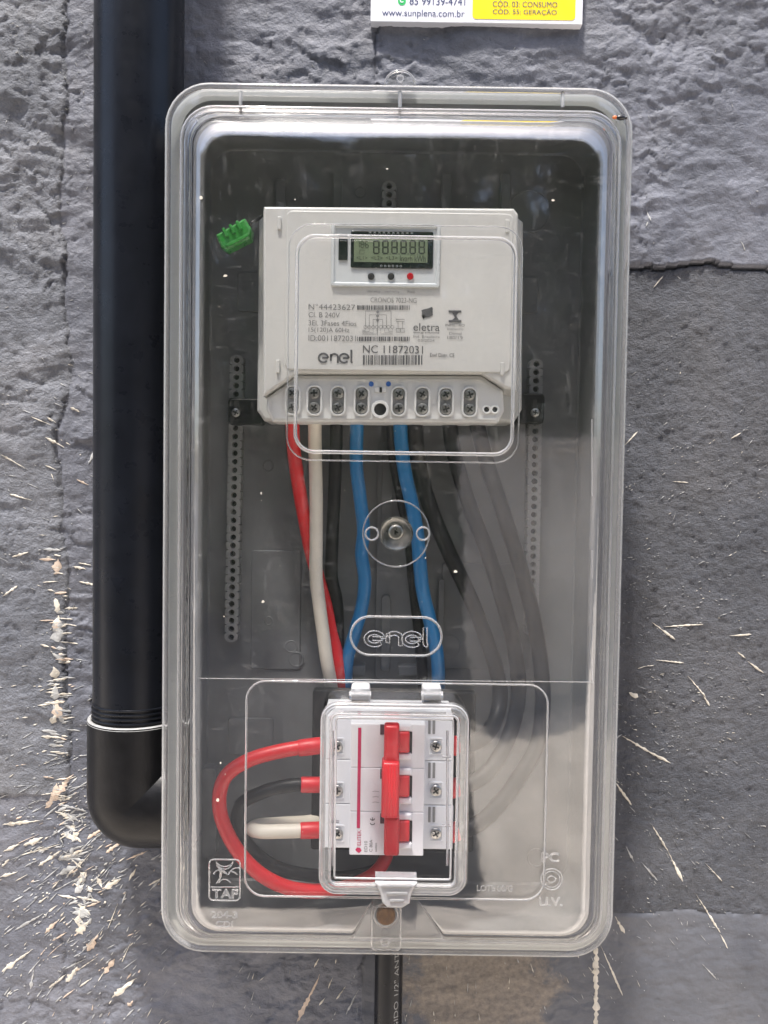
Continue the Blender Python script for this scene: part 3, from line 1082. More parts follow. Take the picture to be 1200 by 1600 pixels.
# thick edge bead and inner bead of the flange
MB().add(*tube(cov_ring(259.5, 138.5, 968.5, 1486.5, FD + .003, .0252, False), .0019, True, 12)).build('edge_bead', M['glass'], cover, True, None, 60)
MB().add(*tube(cov_ring(281, 172, 953, 1469, FD + .0048, .0195, False), .0013, True, 12)).build('edge_bead', M['glass'], cover, True, None, 60)
for x in (376, 625, 879):
    a = P(x, 143, FD + .003); b = P(x, 168, FD + .003)
    MB().add(*tube([a, b], .0011, n=10)).build('flange_rib', M['glass_soft'], cover, True)
# hanging tab with its hole
tc = P(625, 134, FD)
tp = [(tc.x + 23 * S(FD) * math.cos(a), tc.z + 21 * S(FD) * math.sin(a)) for a in np.linspace(0, math.pi, 22)]
hp = (tc.x, tc.z + 9 * S(FD))
MB().add(*prism(tp, FD - .001, FD + .0012, .0004)).build('hanging_tab', M['cover_flange'], cover)
ridge(tp, FD + .0014, .0007, closed=False)
MB().add(*annulus(hp[0], hp[1], 4.2 * S(FD), 5.6 * S(FD), FD + .0012, FD + .0022, 24)).build('hanging_hole_rim', M['glass_soft'], cover, True)
# meter window ridges
ridge(rr(rect(463, 371, 803, 708, CF), .0105, 8), CF + .0004, .0011)
ridge(rr(rect(450, 352, 813, 721, CF), .0135, 8), CF + .0001, .0004, mat='glass_clear')
# boss with the cover screw
bc = P(619, 834, CF)
def circ(c, r, n=40): return [(c.x + r * math.cos(2 * math.pi * k / n), c.z + r * math.sin(2 * math.pi * k / n)) for k in range(n)]
ridge(circ(bc, 52 * S(CF)), CF + .0001, .0004, mat='glass_clear')
for x in (581, 661):
    q = P(x, 834, CF)
    ridge(circ(q, 10 * S(CF), 28), CF + .0003, .00055)
cone = MB()
rg = []
for r_, d in ((27, CF - .002), (25, CF - .006), (18, CF - .012), (11, CF - .016)):
    rg.append(ring(circ(bc, r_ * S(CF), 32), d))
cone.add(*loft(rg, False, False))
cone.build('screw_well', M['glass_clear'], cover, True)
sc = MB().add(*disc(bc.x, bc.z, 12 * S(CF), CF - .020, CF - .0145, 24, .001))
so = sc.build('cover_screw', M['steel'], cover, True)
MB().add(*disc(bc.x, bc.z, 4.5 * S(CF), CF - .0146, CF - .0142, 3, .0001)).build('screw_recess', M['dark_hole'], so)


# enel lettering as centre-line strokes; unit = x-height
def enel():
    def e_(ox):
        a = [(ox - .12, 0.02), (ox + .48, 0.02)]
        arc = [(ox + .48 * math.cos(t), .48 * math.sin(t)) for t in np.linspace(R(2), R(318), 28)]
        return [a, arc]
    n_ = [[(.76, .44), (.76, -.30)], [(.77, .22)] + [(1.12 + .36 * math.cos(t), .1 + .36 * math.sin(t)) for t in np.linspace(R(165), R(0), 14)] + [(1.48, -.52)]]
    l_ = [[(2.86, .95), (2.86, -.3)] + [(3.04 + .18 * math.cos(t), -.3 + .18 * math.sin(t)) for t in np.linspace(R(180), R(255), 6)]]
    return e_(0.0) + n_ + e_(2.12) + l_


def place(strokes, rc):
    xs = [p[0] for s in strokes for p in s]; ys = [p[1] for s in strokes for p in s]
    sx = (rc[1] - rc[0]) / (max(xs) - min(xs)); sy = (rc[3] - rc[2]) / (max(ys) - min(ys))
    return [[(rc[0] + (x - min(xs)) * sx, rc[2] + (y - min(ys)) * sy) for x, y in s] for s in strokes]


em = rect(548, 964, 690, 1024, CF)
embl = MB().add(*tube(ring(rr(em, 31 * S(CF), 12), CF + .0002), .0007, True, 10)).build('cover_emblem', M['glass'], cover, True)
lw_ = MB()
for s_ in place(enel(), rect(572, 980, 668, 1009, CF)):
    lw_.add(*tube(ring(stroke_outline(s_, 6.0 * S(CF)), CF + .0001), .00032, True, 6))
lw_.build('moulded_lettering', M['glass'], cover, True)
# maker's plate moulded at the lower left
tr_ = rect(327, 1343, 375, 1407, CF)
MB().add(*tube(ring(rr(tr_, 7 * S(CF), 6), CF + .0001), .00045, True, 8)).add(*tube([P(329, 1386, CF), P(374, 1386, CF)], .0003, n=6)).build('maker_emblem', M['glass'], cover, True)
ar = MB()
def arcpx(cx_, cy_, r_, a0, a1, n=14): return [P(cx_ + r_ * math.cos(R(t)), cy_ + r_ * math.sin(R(t)), CF) for t in np.linspace(a0, a1, n)]
for (c1, c2, r_, a0, a1) in ((351, 1345, 13, 5, 175), (351, 1338, 16, 38, 142), (330, 1366, 16, -60, 62), (325, 1366, 19, -45, 48), (344, 1370, 11, 200, 330), (371, 1370, 14, 195, 290), (362, 1372, 10, 240, 330), (351, 1384, 10, 205, 335), (358, 1352, 14, 100, 160)):
    ar.add(*tube(arcpx(c1, c2, r_, a0, a1), .00032, n=6))
ar.build('maker_emblem', M['glass'], cover, True)
MB().add(*text_fit('TAF', 331, 1389, 372, 1404, CF + .0001, 0, .035)).build('moulded_lettering', M['glass'], cover, True)
MB().add(*text_fit('204-3', 330, 1424, 371, 1435, CF + .0001, 0, .028)).build('moulded_lettering', M['glass'], cover, True)
MB().add(*text_fit('CDI', 337, 1439, 364, 1449, CF + .0001, 0, .028)).build('moulded_lettering', M['glass'], cover, True)
MB().add(*text_fit('PC', 846, 1332, 874, 1347, CF + .0001, 0, .03)).build('moulded_lettering', M['glass'], cover, True)
MB().add(*text_fit('U.V.', 842, 1402, 879, 1416, CF + .0001, 0, .03)).build('moulded_lettering', M['glass'], cover, True)
MB().add(*text_fit('LOTE 00/G', 745, 1383, 801, 1393, CF + .0001, 0, .028)).build('moulded_lettering', M['glass'], cover, True)
q = P(862, 1374, CF)
me_ = MB().add(*tube(ring(circ(q, 17 * S(CF)), CF), .0004, True, 8)).add(*tube(ring(circ(q, 13 * S(CF)), CF), .0003, True, 6))
me_.add(*tube(arcpx(862, 1376, 7, 190, 350), .0004, n=6)).add(*tube(arcpx(862, 1372, 7, 20, 160), .0003, n=6))
me_.build('moulded_mark', M['glass'], cover, True)
# lower panel ridge and the crease across the cover
ridge(rr(rect(384, 1067, 853, 1403, CF), .0115, 8), CF + .0002, .0006)
a = P(312, 1060, CF); b = P(928, 1066, CF)
MB().add(*tube([a, b], .00028, n=8)).build('moulded_crease', M['glass'], cover, True)
for y0, y1 in ((655, 775), (860, 905), (975, 1065)):
    MB().add(*tube([P(925, y0, CF - .001), P(925, y1, CF - .001)], .0005, n=8)).build('moulded_crease', M['glass_soft'], cover, True)

# breaker door
DF = .138
d_out = rect(499, 1097, 731, 1396, DF - .004)
door_b = rect(503, 1097, 732, 1394, CF)
rings_ = [ring(rr(door_b, .0105, 8), CF - .001), ring(rr(door_b, .0105, 8), CF + .003), ring(rr(d_out, .0105, 8), DF - .005),
          ring(rr(d_out, .0105, 8, .0008), DF - .002), ring(rr(d_out, .0105, 8, .0025), DF), ring(rr(d_out, .0105, 8, .0055), DF + .0001), ring(rr(d_out, .0105, 8, .0072), DF - .0028)]
v, f = loft(rings_, False, True)
mb = MB().add(v, f)
mb.i = [1] * (len(f) - 1) + [0]
door = mb.build('breaker_door', None, box, True, [M['door'], M['door_frame']], 30)
ds = door.modifiers.new('thickness', 'SOLIDIFY'); ds.thickness = .0018; ds.offset = -1
ridge(rr(d_out, .0105, 8, .0012), DF - .0018, .0009, 'door_rim', door)
ridge(rr(d_out, .0105, 8, .0064), DF - .0005, .0008, 'door_rim', door)
ridge(rr(rect(507, 1102, 727, 1390, CF), .0095, 8), CF + .0022, .0008, 'door_rim', door)
ridge(rr(d_out, .0105, 8, .0092), DF - .0026, .0006, 'door_rim', door, 'glass_soft')
for x in (520, 699):
    MB().add(*tube([P(x, 1142, DF - .006), P(x, 1352, DF - .006)], .0007, n=8)).build('door_rib', M['glass_soft'], door, True)
for (x, y) in ((522, 1178), (522, 1284), (697, 1182), (697, 1290)):
    MB().add(*tube([P(x - 6, y, DF - .006), P(x + 8, y, DF - .006)], .0008, n=8)).build('door_rib', M['glass_soft'], door, True)
MB().add(*tube([P(537, 1113, DF - .003), P(697, 1114, DF - .003)], .0007, n=8)).build('door_rib', M['glass'], door, True)
for x in (563, 675):
    h = MB().add(*slab(rect(x - 15, 1074, x + 15, 1104, CF + .012), CF + .0005, CF + .010, .0018, .0012))
    ho = h.build('hinge', M['glass_soft'], door, True, None, 40)
    MB().add(*tube([P(x - 17, 1087, CF + .0125), P(x + 17, 1087, CF + .0125)], .0026, n=16)).build('hinge_barrel', M['glass'], ho, True, None, 40)
lat = MB().add(*prism(pxpoly([(586, 1379), (652, 1380), (643, 1396), (640, 1412), (628, 1419), (605, 1418), (597, 1410), (594, 1396)], DF), CF + .003, DF + .001, .0015))
lo_ = lat.build('latch', M['glass_soft'], door)
for y, w in ((1384, 24), (1396, 16), (1407, 11)):
    MB().add(*tube([P(620 - w, y, DF + .001), P(620 + w, y, DF + .001)], .0012, n=10)).build('latch_grip', M['glass'], lo_, True)
# seal tab with rusty screw
tab = MB().add(*slab(rect(580, 1416, 627, 1485, FD + .009), FD + .002, FD + .009, .002, .0008))
tabo = tab.build('seal_tab', M['cover_flange'], box)
q = P(603, 1430, FD + .004)
MB().add(*disc(q.x, q.z, 15 * S(FD), FD + .0015, FD + .006, 24, .001)).build('rusty_screw', M['rust'], tabo, True)
ridge(circ(P(603, 1430, FD + .0092), 19 * S(FD)), FD + .0092, .0005, parent=tabo)
ridge(circ(P(602, 1472, FD + .0092), 6 * S(FD), 20), FD + .0092, .0006, parent=tabo)
ridge(rr(rect(581, 1417, 626, 1484, FD + .009), .002, 4), FD + .0088, .0005, parent=tabo)

# ------------------------------------------------------------------ electricity meter
MF = .082
mroot = P(610, 660, .03)
meter = empty('electricity_meter', (mroot.x, -.03, mroot.z), 'pale grey three-phase electricity meter with a green display inside the box', 'meter')
hp_ = [(405, 345), (414, 331), (800, 334), (817, 348), (815, 640), (803, 660), (413, 658), (402, 642)]
MB().add(*prism(pxpoly(hp_, .05), .012, .052, .002)).build('housing', M['meter_side'], meter, False)
fp = [(412, 322), (803, 325), (810, 334), (808, 612), (789, 606), (753, 584), (463, 583), (446, 596), (411, 619), (411, 330)]
front = MB().add(*prism(pxpoly(fp, MF), .048, MF, .0016)).build('front_cover', M['meter'], meter, False)
# step on the front plate
MB().add(*slab(rect(446, 331, 800, 580, MF + .0009), MF - .001, MF + .0009, .004, .0006)).build('front_panel', M['meter'], front)
for (x, y) in ((436, 338), (793, 343), (434, 562), (785, 566)):
    MB().add(*slab(rect(x - 3, y, x + 3, y + 20, MF + .0016), MF - .001, MF + .0016, .0005, .0004)).build('clip_rib', M['meter'], front)
TF = .076
tpoly = [(416, 640), (417, 621), (448, 599), (463, 586), (752, 587), (786, 610), (788, 642), (778, 661), (426, 659)]
term = MB().add(*prism(pxpoly(tpoly, TF), .046, TF, .0014)).build('terminal_cover', M['meter_white'], meter, False)
tin = offset_poly(ccw([Vector(p) for p in pxpoly(tpoly, TF)]), .0022)
v, f = loft([ring(tin, TF - .0003), ring(tin, TF + .0006), ring(offset_poly(tin, .0008), TF + .0006), ring(offset_poly(tin, .0008), TF - .0003)], False, False)
MB().add(v, f).build('edge_lip', M['meter_white'], term)


# pan head screw, shared
def screw_mesh(name, r, h, mat):
    mb = MB()
    n = 20
    rings_ = []
    for rr_, d in ((r, 0), (r, h * .55), (r * .88, h * .85), (r * .6, h)):
        rings_.append([Vector((rr_ * math.cos(2 * math.pi * k / n), -d, rr_ * math.sin(2 * math.pi * k / n))) for k in range(n)])
    mb.add(*loft(rings_))
    mb.mi = 1
    for a in (.5, .5 + math.pi / 2):
        c, s = math.cos(a), math.sin(a)
        L, w = r * .62, r * .15
        mb.add([Vector((c * x - s * z, -h - .00008, s * x + c * z)) for x, z in ((-L, -w), (L, -w), (L, w), (-L, w))], [[0, 1, 2, 3]])
    o = mb.build('tmp', None, None, True, [mat, M['dark_hole']])
    me = o.data
    # move the origin back to the screw's seat
    off = WLOC[o.name]
    for vv in me.vertices: vv.co += off
    bpy.data.objects.remove(o)
    me.name = name
    return me


scr = screw_mesh('terminal_screw', 8.6 * S(TF), .0016, M['steel'])
def put_screw(me, px, py, d, parent, name='screw'):
    q = P(px, py, d)
    o = link(name, me, q, parent)
    o.rotation_euler = (0, random.uniform(0, 3), 0)
    return o


for k, x in enumerate((457, 491, 528, 565, 623, 660, 697, 734)):
    y = 625 + k * .45
    r0 = rect(x - 12.5, y - 24, x + 12.5, y + 24, TF + .002)
    ins = .0011
    v, f = loft([ring(rr(r0, .0045, 8), TF - .0005), ring(rr(r0, .0045, 8), TF + .0017), ring(rr(r0, .0045, 8, .0003), TF + .002), ring(rr(r0, .0045, 8, ins), TF + .002), ring(rr(r0, .0045, 8, ins + .0003), TF + .0002)], False, False)
    mb = MB().add(v, f)
    mb.mi = 1
    mb.add(*flat(rr(r0, .0045, 8, ins + .0002), TF + .0003))
    slot = mb.build('terminal', None, meter, True, [M['meter_white'], M['slot_grey']], 40)
    put_screw(scr, x, y - 11, TF + .0004, slot)
    put_screw(scr, x, y + 11.5, TF + .0004, slot)
q = P(594, 640, TF)
MB().add(*annulus(q.x, q.z, 9.5 * S(TF), 14 * S(TF), TF - .0005, TF + .0022, 28)).build('seal_socket', M['meter_white'], meter, True)
MB().add(*disc(q.x, q.z, 9.6 * S(TF), TF, TF + .0003, 24, .0001)).build('socket_hole', M['dark_hole'], meter)
for x in (760, 773):
    q = P(x, 640, TF)
    MB().add(*annulus(q.x, q.z, 4.2 * S(TF), 7 * S(TF), TF - .0005, TF + .0014, 20)).build('test_port', M['meter_white'], meter, True)
    MB().add(*disc(q.x, q.z, 4.3 * S(TF), TF, TF + .0003, 16, .0001)).build('port_hole', M['dark_hole'], meter)
for x in (580, 607):
    q = P(x, 600, TF)
    MB().add(*disc(q.x, q.z, 4 * S(TF), TF, TF + .0006, 16, .0002)).build('blue_dot', M['dot_blue'], meter)
MB().add(*slab(rect(585, 605, 604, 613, TF + .001), TF - .0005, TF + .001, .0004, .0003)).build('selector', M['meter_white'], meter)
MB().add(*slab(rect(593, 605, 597, 613, TF + .0014), TF, TF + .0014, .0002, .0002)).build('selector_slot', M['dark_hole'], meter)

# display
BZ = MF + .0025
brc = rect(516, 348, 689, 449, BZ)
v, f = loft([ring(rr(brc, .002, 5), MF - .0005), ring(rr(brc, .002, 5, .0008), BZ), ring(rr(brc, .002, 5, .0022), BZ), ring(rr(brc, .0022, 5, .0032), BZ - .0012)], False, True)
bezel = MB().add(v, f).build('display_bezel', M['bezel'], meter, False)
LD = BZ - .0002
MB().add(*slab(rect(548, 361, 677, 419, LD), BZ - .0014, LD, .0012, .0003)).build('screen_frame', M['lcd_dark'], bezel)
MB().add(*flat(rr(rect(553, 374, 668, 410, LD), .0003, 2), LD + .00015)).build('screen', M['lcd'], bezel)
MB().add(*slab(rect(529, 365, 543, 406, LD), BZ - .0014, LD, .0003, .0002)).build('optical_window', M['lcd_dark'], bezel)
for x, mname, nm in ((580, 'dark_hole', 'button'), (611, 'dark_hole', 'button'), (641, 'led_red', 'indicator_light')):
    q = P(x, 431.5, LD)
    MB().add(*disc(q.x, q.z, 5.2 * S(LD), BZ - .0013, LD + .0002, 20, .0004)).build(nm, M[mname], bezel, True)
SEG = {'8': 'abcdefg', '1': 'bc', '0': 'abcdef', '6': 'acdefg'}
def seg7(ch, x0, y0, x1, y1, w, mb, slant=0.0):
    ym = (y0 + y1) / 2
    lines = {'a': ((x0, y0), (x1, y0)), 'g': ((x0, ym), (x1, ym)), 'd': ((x0, y1), (x1, y1)), 'f': ((x0, y0), (x0, ym)), 'e': ((x0, ym), (x0, y1)), 'b': ((x1, y0), (x1, ym)), 'c': ((x1, ym), (x1, y1))}
    for s in SEG[ch]:
        a, b = lines[s]
        a = Vector(a); b = Vector(b); t = (b - a).normalized()
        a = a + t * .6; b = b - t * .6
        pa, pb = P(a.x, a.y, LD + .0003), P(b.x, b.y, LD + .0003)
        mb.add(*stroke([(pa.x, pa.z), (pb.x, pb.z)], w * S(LD), LD + .0003))
dg_ = MB()
for k in range(6):
    x = 584 + k * 14.2
    seg7('8', x, 376.5, x + 8, 396, 2.1, dg_)
    if k > 1:
        p_ = P(x - 3, 397, LD); dg_.add(*disc(p_.x, p_.z, .00035, LD, LD + .0003, 8, .0001))
for k, ch in enumerate('186'):
    x = 557 + k * 7
    seg7(ch, x, 377, x + 4.5, 387, 1.0, dg_)
dg_.build('screen_digits', M['lcd_ink'], bezel)
st = MB()
for t_, x0, x1 in (('<L1>', 557, 574), ('<L2>', 580, 598), ('<L3>', 603, 621)):
    st.add(*text_fit(t_, x0, 400, x1, 406, LD + .0003))
st.add(*text_fit('kvarh kWh', 625, 399, 665, 409, LD + .0003))
a = pxpoly([(562, 391), (569, 391), (569, 397), (562, 397), (562, 391)], LD)
st.add(*stroke(a, .0003, LD + .0003))
st.build('screen_symbols', M['lcd_ink'], bezel)
st = MB().add(*text_fit('0 0 0 0 0 0', 594, 414, 628, 417.5, LD + .0003)).add(*text_fit('x x x x x x x x x x', 576, 362, 646, 365, LD + .0003))
st.build('screen_marks', plastic('frame_print', (.28, .30, .29), .5), bezel)

# print on the front panel
PD_ = MF + .0012
def printed(s, x0, y0, x1, y1, mat='ink_light', rot=0):
    return MB().add(*text_fit(s, x0, y0, x1, y1, PD_, rot)).build('printed_text', M[mat], front)
printed('CRONOS 7023-NG', 579, 465, 651, 473)
printed('Wh/ Wh/p', 574, 454, 594, 458); printed('VAr/ varh/p', 601, 454, 624, 458); printed('Posto', 637, 454, 648, 458)
printed('N°44423627', 482, 475, 555, 484)
printed('CI. B 240V', 482, 488, 531, 496)
printed('3El. 3Fases 4Fios', 482, 501, 557, 509)
printed('15(120)A 60Hz', 482, 512, 546, 521)
printed('ID:0011872031', 482, 524, 556, 533)
printed('NC 11872031', 567, 540, 661, 552, 'ink')
printed('Enel Distr. CE', 672, 552, 710, 558, 'ink')
printed('eletra', 646, 505, 687, 517, 'ink')
printed('energy solutions', 646, 518, 686, 522, 'ink')
printed('Ind. Brasileira', 646, 524, 687, 528)
printed('05/2024', 653, 530, 679, 534)
printed('INMETRO', 696, 506, 726, 510, 'ink')
printed('Inmetro', 699, 512, 724, 516); printed('Dimel', 702, 519, 721, 523); printed('180/19', 699, 525, 723, 530)
mb = MB()
for s_ in place(enel(), rect(498, 546, 551, 567, PD_)):
    mb.add(*stroke(s_, 3.0 * S(PD_), PD_))
mb.build('brand_lettering', M['ink'], front)


def barcode(x0, y0, x1, y1, n, mat='ink'):
    mb = MB()
    x = x0
    rr_ = random.Random(int(x0 + y0))
    while x < x1:
        w = rr_.choice((.7, .7, 1.2, 1.9)) * (x1 - x0) / n
        if x + w > x1: break
        r_ = rect(x, y0, x + w, y1, PD_)
        mb.add(*flat([(r_[0], r_[2]), (r_[1], r_[2]), (r_[1], r_[3]), (r_[0], r_[3])], PD_))
        x += w + rr_.choice((.7, .8, 1.3)) * (x1 - x0) / n
    return mb.build('barcode', M[mat], front)


barcode(558, 477, 640, 484, 60, 'ink')
barcode(558, 526, 640, 533, 60, 'ink')
barcode(567, 555, 661, 570, 62, 'ink')
# wiring diagram
mb = MB()
def ln(pts, w=.9): mb.add(*stroke(pxpoly(pts, PD_), w * S(PD_), PD_))
ln([(571, 511), (571, 486), (611, 486), (611, 511)]); ln([(577, 511), (577, 492), (604, 492), (604, 511)]); ln([(583, 511), (583, 499), (598, 499), (598, 511)])
for x in (571, 577, 583, 589, 595, 601, 607, 613):
    mb.add(*stroke([(p.x, p.z) for p in [P(x + 2.6 * math.cos(t), 511 + 2.6 * math.sin(t), PD_) for t in np.linspace(0, 2 * math.pi, 11)]], .6 * S(PD_), PD_))
for y in (487, 493.5, 500):
    p_ = P(590, y, PD_); mb.add(*disc(p_.x, p_.z, 2.2 * S(PD_), PD_ - .0001, PD_ + .00005, 10, .00003))
for k, x in enumerate((571, 577, 583, 589)):
    ln([(x, 514), (x, 516 + k * 2), (566, 516 + k * 2)], .6)
for k, x in enumerate((613, 607, 601, 595)):
    ln([(x, 514), (x, 516 + k * 2), (614, 516 + k * 2)], .6)
ln([(590, 487), (590, 524)], .7); ln([(619, 499), (632, 499), (632, 502), (619, 502), (619, 499)], .9); ln([(622, 502), (622, 514)], .7); ln([(629, 502), (629, 514)], .7)
ln([(619, 513), (632, 513), (632, 519), (619, 519), (619, 513)], .9); ln([(625.5, 513), (625.5, 519)], .8)
mb.build('wiring_diagram', M['ink_light'], front)
# flag emblem and standards emblem
mb = MB()
for k in range(3):
    y = 482 + k * 4.4
    ln_ = [(659 + k * .6, y + 5), (664, y + 3.2), (670, y + 2), (676, y - .5)]
    mb.add(*stroke(pxpoly(ln_, PD_), 4.6 * S(PD_), PD_))
mb.add(*flat(pxpoly([(658, 492), (664, 492), (662, 499)], PD_), PD_))
mb.build('maker_emblem', M['ink'], front)
mb = MB()
for pl_ in ([(701, 485), (721, 485), (721, 488.5), (701, 488.5)], [(701, 500), (721, 500), (721, 503.5), (701, 503.5)], [(706, 488), (710, 488), (717, 500), (713, 500)], [(706, 500), (712, 495.5), (713.5, 500)], [(709, 488), (717, 488), (713, 493)]):
    mb.add(*flat(pxpoly(pl_, PD_), PD_))
mb.build('standards_emblem', M['ink'], front)

# black mounting ears with screws
for ear, sx in (((356, 622, 412, 664), 369), ((806, 614, 851, 662), 836)):
    d = .026
    br = MB().add(*slab(rect(*ear, d), .0145, d, .003, .0012)).build('mounting_ear', M['black_plastic'], meter, False)
    sm = screw_mesh('ear_screw', 7 * S(d), .002, M['steel'])
    put_screw(sm, sx, 645, d, br)
    MB().add(*slab(rect(sx - 4, 626, sx + 4, 643, d + .0003), d - .002, d + .0003, .001, .0002)).build('ear_slot', M['dark_hole'], br)

# green seal on a wire
sd = .070
seal = empty('security_seal', P(366, 392, sd), 'translucent green plastic seal wired to the meter corner', 'seal')
def rot_px(cx_, cy_, pts, a):
    return [(cx_ + x * math.cos(a) - y * math.sin(a), cy_ + x * math.sin(a) + y * math.cos(a)) for x, y in pts]
A_ = R(-27)
MB().add(*prism(pxpoly(rot_px(366, 366, [(-26, -13), (26, -16), (28, 4), (20, 17), (-22, 17), (-28, 8)], A_), sd), sd - .010, sd, .0015)).build('seal_body', M['seal_green'], seal)
for k in (-14, -2, 10):
    MB().add(*prism(pxpoly(rot_px(366, 366, [(k, -17), (k + 5, -17), (k + 5, -2), (k, -2)], A_), sd + .001), sd - .001, sd + .0012, .0003)).build('seal_rib', M['seal_green'], seal)
MB().add(*prism(pxpoly(rot_px(366, 366, [(-20, 8), (22, 8), (18, 13), (-18, 13)], A_), sd + .001), sd - .001, sd + .0010, .0003)).build('seal_ledge', M['seal_green'], seal)
MB().add(*tube(spline([P(386, 354, sd - .004), P(394, 348, sd - .002), P(404, 342, sd - .006), P(413, 334, sd - .01)], 6), .0010, n=8)).build('seal_wire', M['black_plastic'], seal, True)

# ------------------------------------------------------------------ circuit breaker
BD, NF = .084, .100
bcn = P(605, 1330, .06)
brk = empty('circuit_breaker', (bcn.x, -.05, bcn.z), 'white three-pole circuit breaker with a red linked handle behind the small door', 'circuit breaker')
for k in range(3):
    y0, y1 = 1119 + k * 69.3, 1119 + (k + 1) * 69.3 - .8
    MB().add(*slab(rect(506, y0, 708, y1, BD), .0442, BD, .0008, .0006)).build('pole_body', M['breaker'], brk)
nb = rect(547, 1131, 663, 1337, NF)
for k in range(3):
    h_ = (nb[3] - nb[2]) / 3
    MB().add(*slab((nb[0], nb[1], nb[3] - (k + 1) * h_ + .0001, nb[3] - k * h_ - .0001), BD - .002, NF, .0007, .0005)).build('pole_front', M['breaker_front'], brk)
bscr = screw_mesh('breaker_screw', 8.8 * S(BD), .0014, M['steel'])
for y in (1166, 1235, 1302):
    for x in (527, 681):
        r_ = rect(x - 11, y - 13, x + 11, y + 13, BD + .0006)
        well = MB().add(*loft([ring(rr(r_, .001, 3), BD - .0005), ring(rr(r_, .001, 3), BD + .0006), ring(rr(r_, .001, 3, .0007), BD + .0006), ring(rr(r_, .001, 3, .0009), BD + .0001)], False, True)).build('terminal', M['breaker'], brk)
        put_screw(bscr, x, y, BD + .0002, well)
for y in (1135, 1204, 1273):
    for x in (671, 678):
        MB().add(*slab(rect(x - 2, y - 12, x + 2, y + 12, BD + .0004), BD - .001, BD + .0004, .0003, .0001)).build('vent_slot', M['slot_grey'], brk)
# toggle wells, levers, linked handle
for k, y in enumerate((1160, 1229, 1299)):
    r_ = rect(600, y - 27, 644, y + 27, NF)
    MB().add(*slab(rect(622, y - 27, 643, y - 17, NF + .003), NF - .001, NF + .003, .0008, .0008)).build('toggle_guard', M['breaker_front'], brk)
    MB().add(*slab(rect(622, y + 18, 643, y + 28, NF + .003), NF - .001, NF + .003, .0008, .0008)).build('toggle_guard', M['breaker_front'], brk)
    MB().add(*slab(rect(600, y - 17, 644, y + 18, NF + .0002), NF - .001, NF + .0002, .0005, .0001)).build('toggle_well', M['dark_hole'], brk)
    MB().add(*slab(rect(606, y - 16, 640, y + 17, NF + .004), NF, NF + .004, .0012, .0012)).build('toggle', M['handle_red'], brk, True)
    MB().add(*slab(rect(594, y - 28, 601, y - 12, NF + .0003), NF - .001, NF + .0003, .0003, .0001)).build('status_window', plastic('status_window', (.10, .04, .055), .3), brk)
for (x0, y0, x1, y1, dd) in ((600, 1134, 624, 1194, .011), (596, 1192, 624, 1280, .0145), (600, 1278, 624, 1339, .011)):
    hb = MB().add(*slab(rect(x0, y0, x1, y1, NF + dd), NF + .0035, NF + dd, .0016, .0018)).build('linked_handle', M['handle_red'], brk, True, )
    if dd > .012:
        for x in (604, 609, 614, 619):
            MB().add(*tube([P(x, y0 + 3, NF + dd), P(x, y1 - 3, NF + dd)], .0005, n=8)).build('grip_rib', M['handle_red'], hb, True)
ep = NF + .00025
r_ = rect(558.5, 1137, 563.5, 1294, ep)
MB().add(*flat([(r_[0], r_[2]), (r_[1], r_[2]), (r_[1], r_[3]), (r_[0], r_[3])], ep)).build('red_stripe', M['print_red'], brk)
MB().add(*text_fit('ELITEK', 558, 1297, 564, 1321, ep, 90)).build('brand_lettering', M['print_red'], brk)
MB().add(*flat(pxpoly([(555, 1328), (558, 1324), (563, 1325), (565, 1329), (561, 1333), (558, 1331)], ep), ep)).build('brand_emblem', M['print_red'], brk)
MB().add(*text_fit('ED10', 569, 1314, 574, 1331, ep, 90)).build('printed_text', M['ink_light'], brk)
MB().add(*text_fit('C 80A', 577, 1312, 582, 1331, ep, 90)).build('printed_text', M['ink_light'], brk)
MB().add(*text_fit('6000A', 586, 1317, 589, 1331, ep, 90)).build('printed_text', M['ink_light'], brk)
cm = MB()
for cy_ in (1285, 1278):
    cm.add(*stroke([(p.x, p.z) for p in [P(582 - 3.6 * math.sin(R(t)), cy_ + 3.6 * math.cos(R(t)) * (1), ep) for t in np.linspace(-75, 75, 12)]], .0005, ep))
cm.add(*stroke(pxpoly([(582, 1277), (582, 1282)], ep), .0004, ep))
cm.build('conformity_mark', M['ink'], brk)
for k in range(3):
    y = 1237 + k * 8.5
    MB().add(*stroke(pxpoly([(582, y), (586, y - 1), (592, y)], ep), .00025, ep)).build('circuit_symbol', M['ink_light'], brk)

# ------------------------------------------------------------------ cables
def cable(name, pts, r, mat, label, sleeve=None, cat='cable'):
    w = [P(*p) for p in pts]
    pl_ = spline(w, 14)
    # slight unevenness of hand-bent wire
    o = empty(name, w[0], label, cat, 'cables inside the meter box')
    MB().add(*tube(pl_, r, n=18)).build('insulation', M[mat], o, True)
    if sleeve:
        a, b = P(*sleeve[0]), P(*sleeve[1])
        q_ = [a.lerp(b, t) for t in (0, .04, .5, .96, 1)]
        MB().add(*tube(q_, r * 1.2, n=20, radii=[r * 1.06, r * 1.15, r * 1.17, r * 1.15, r * 1.06])).build('sleeve', M['sleeve_red'], o, True)
    return o


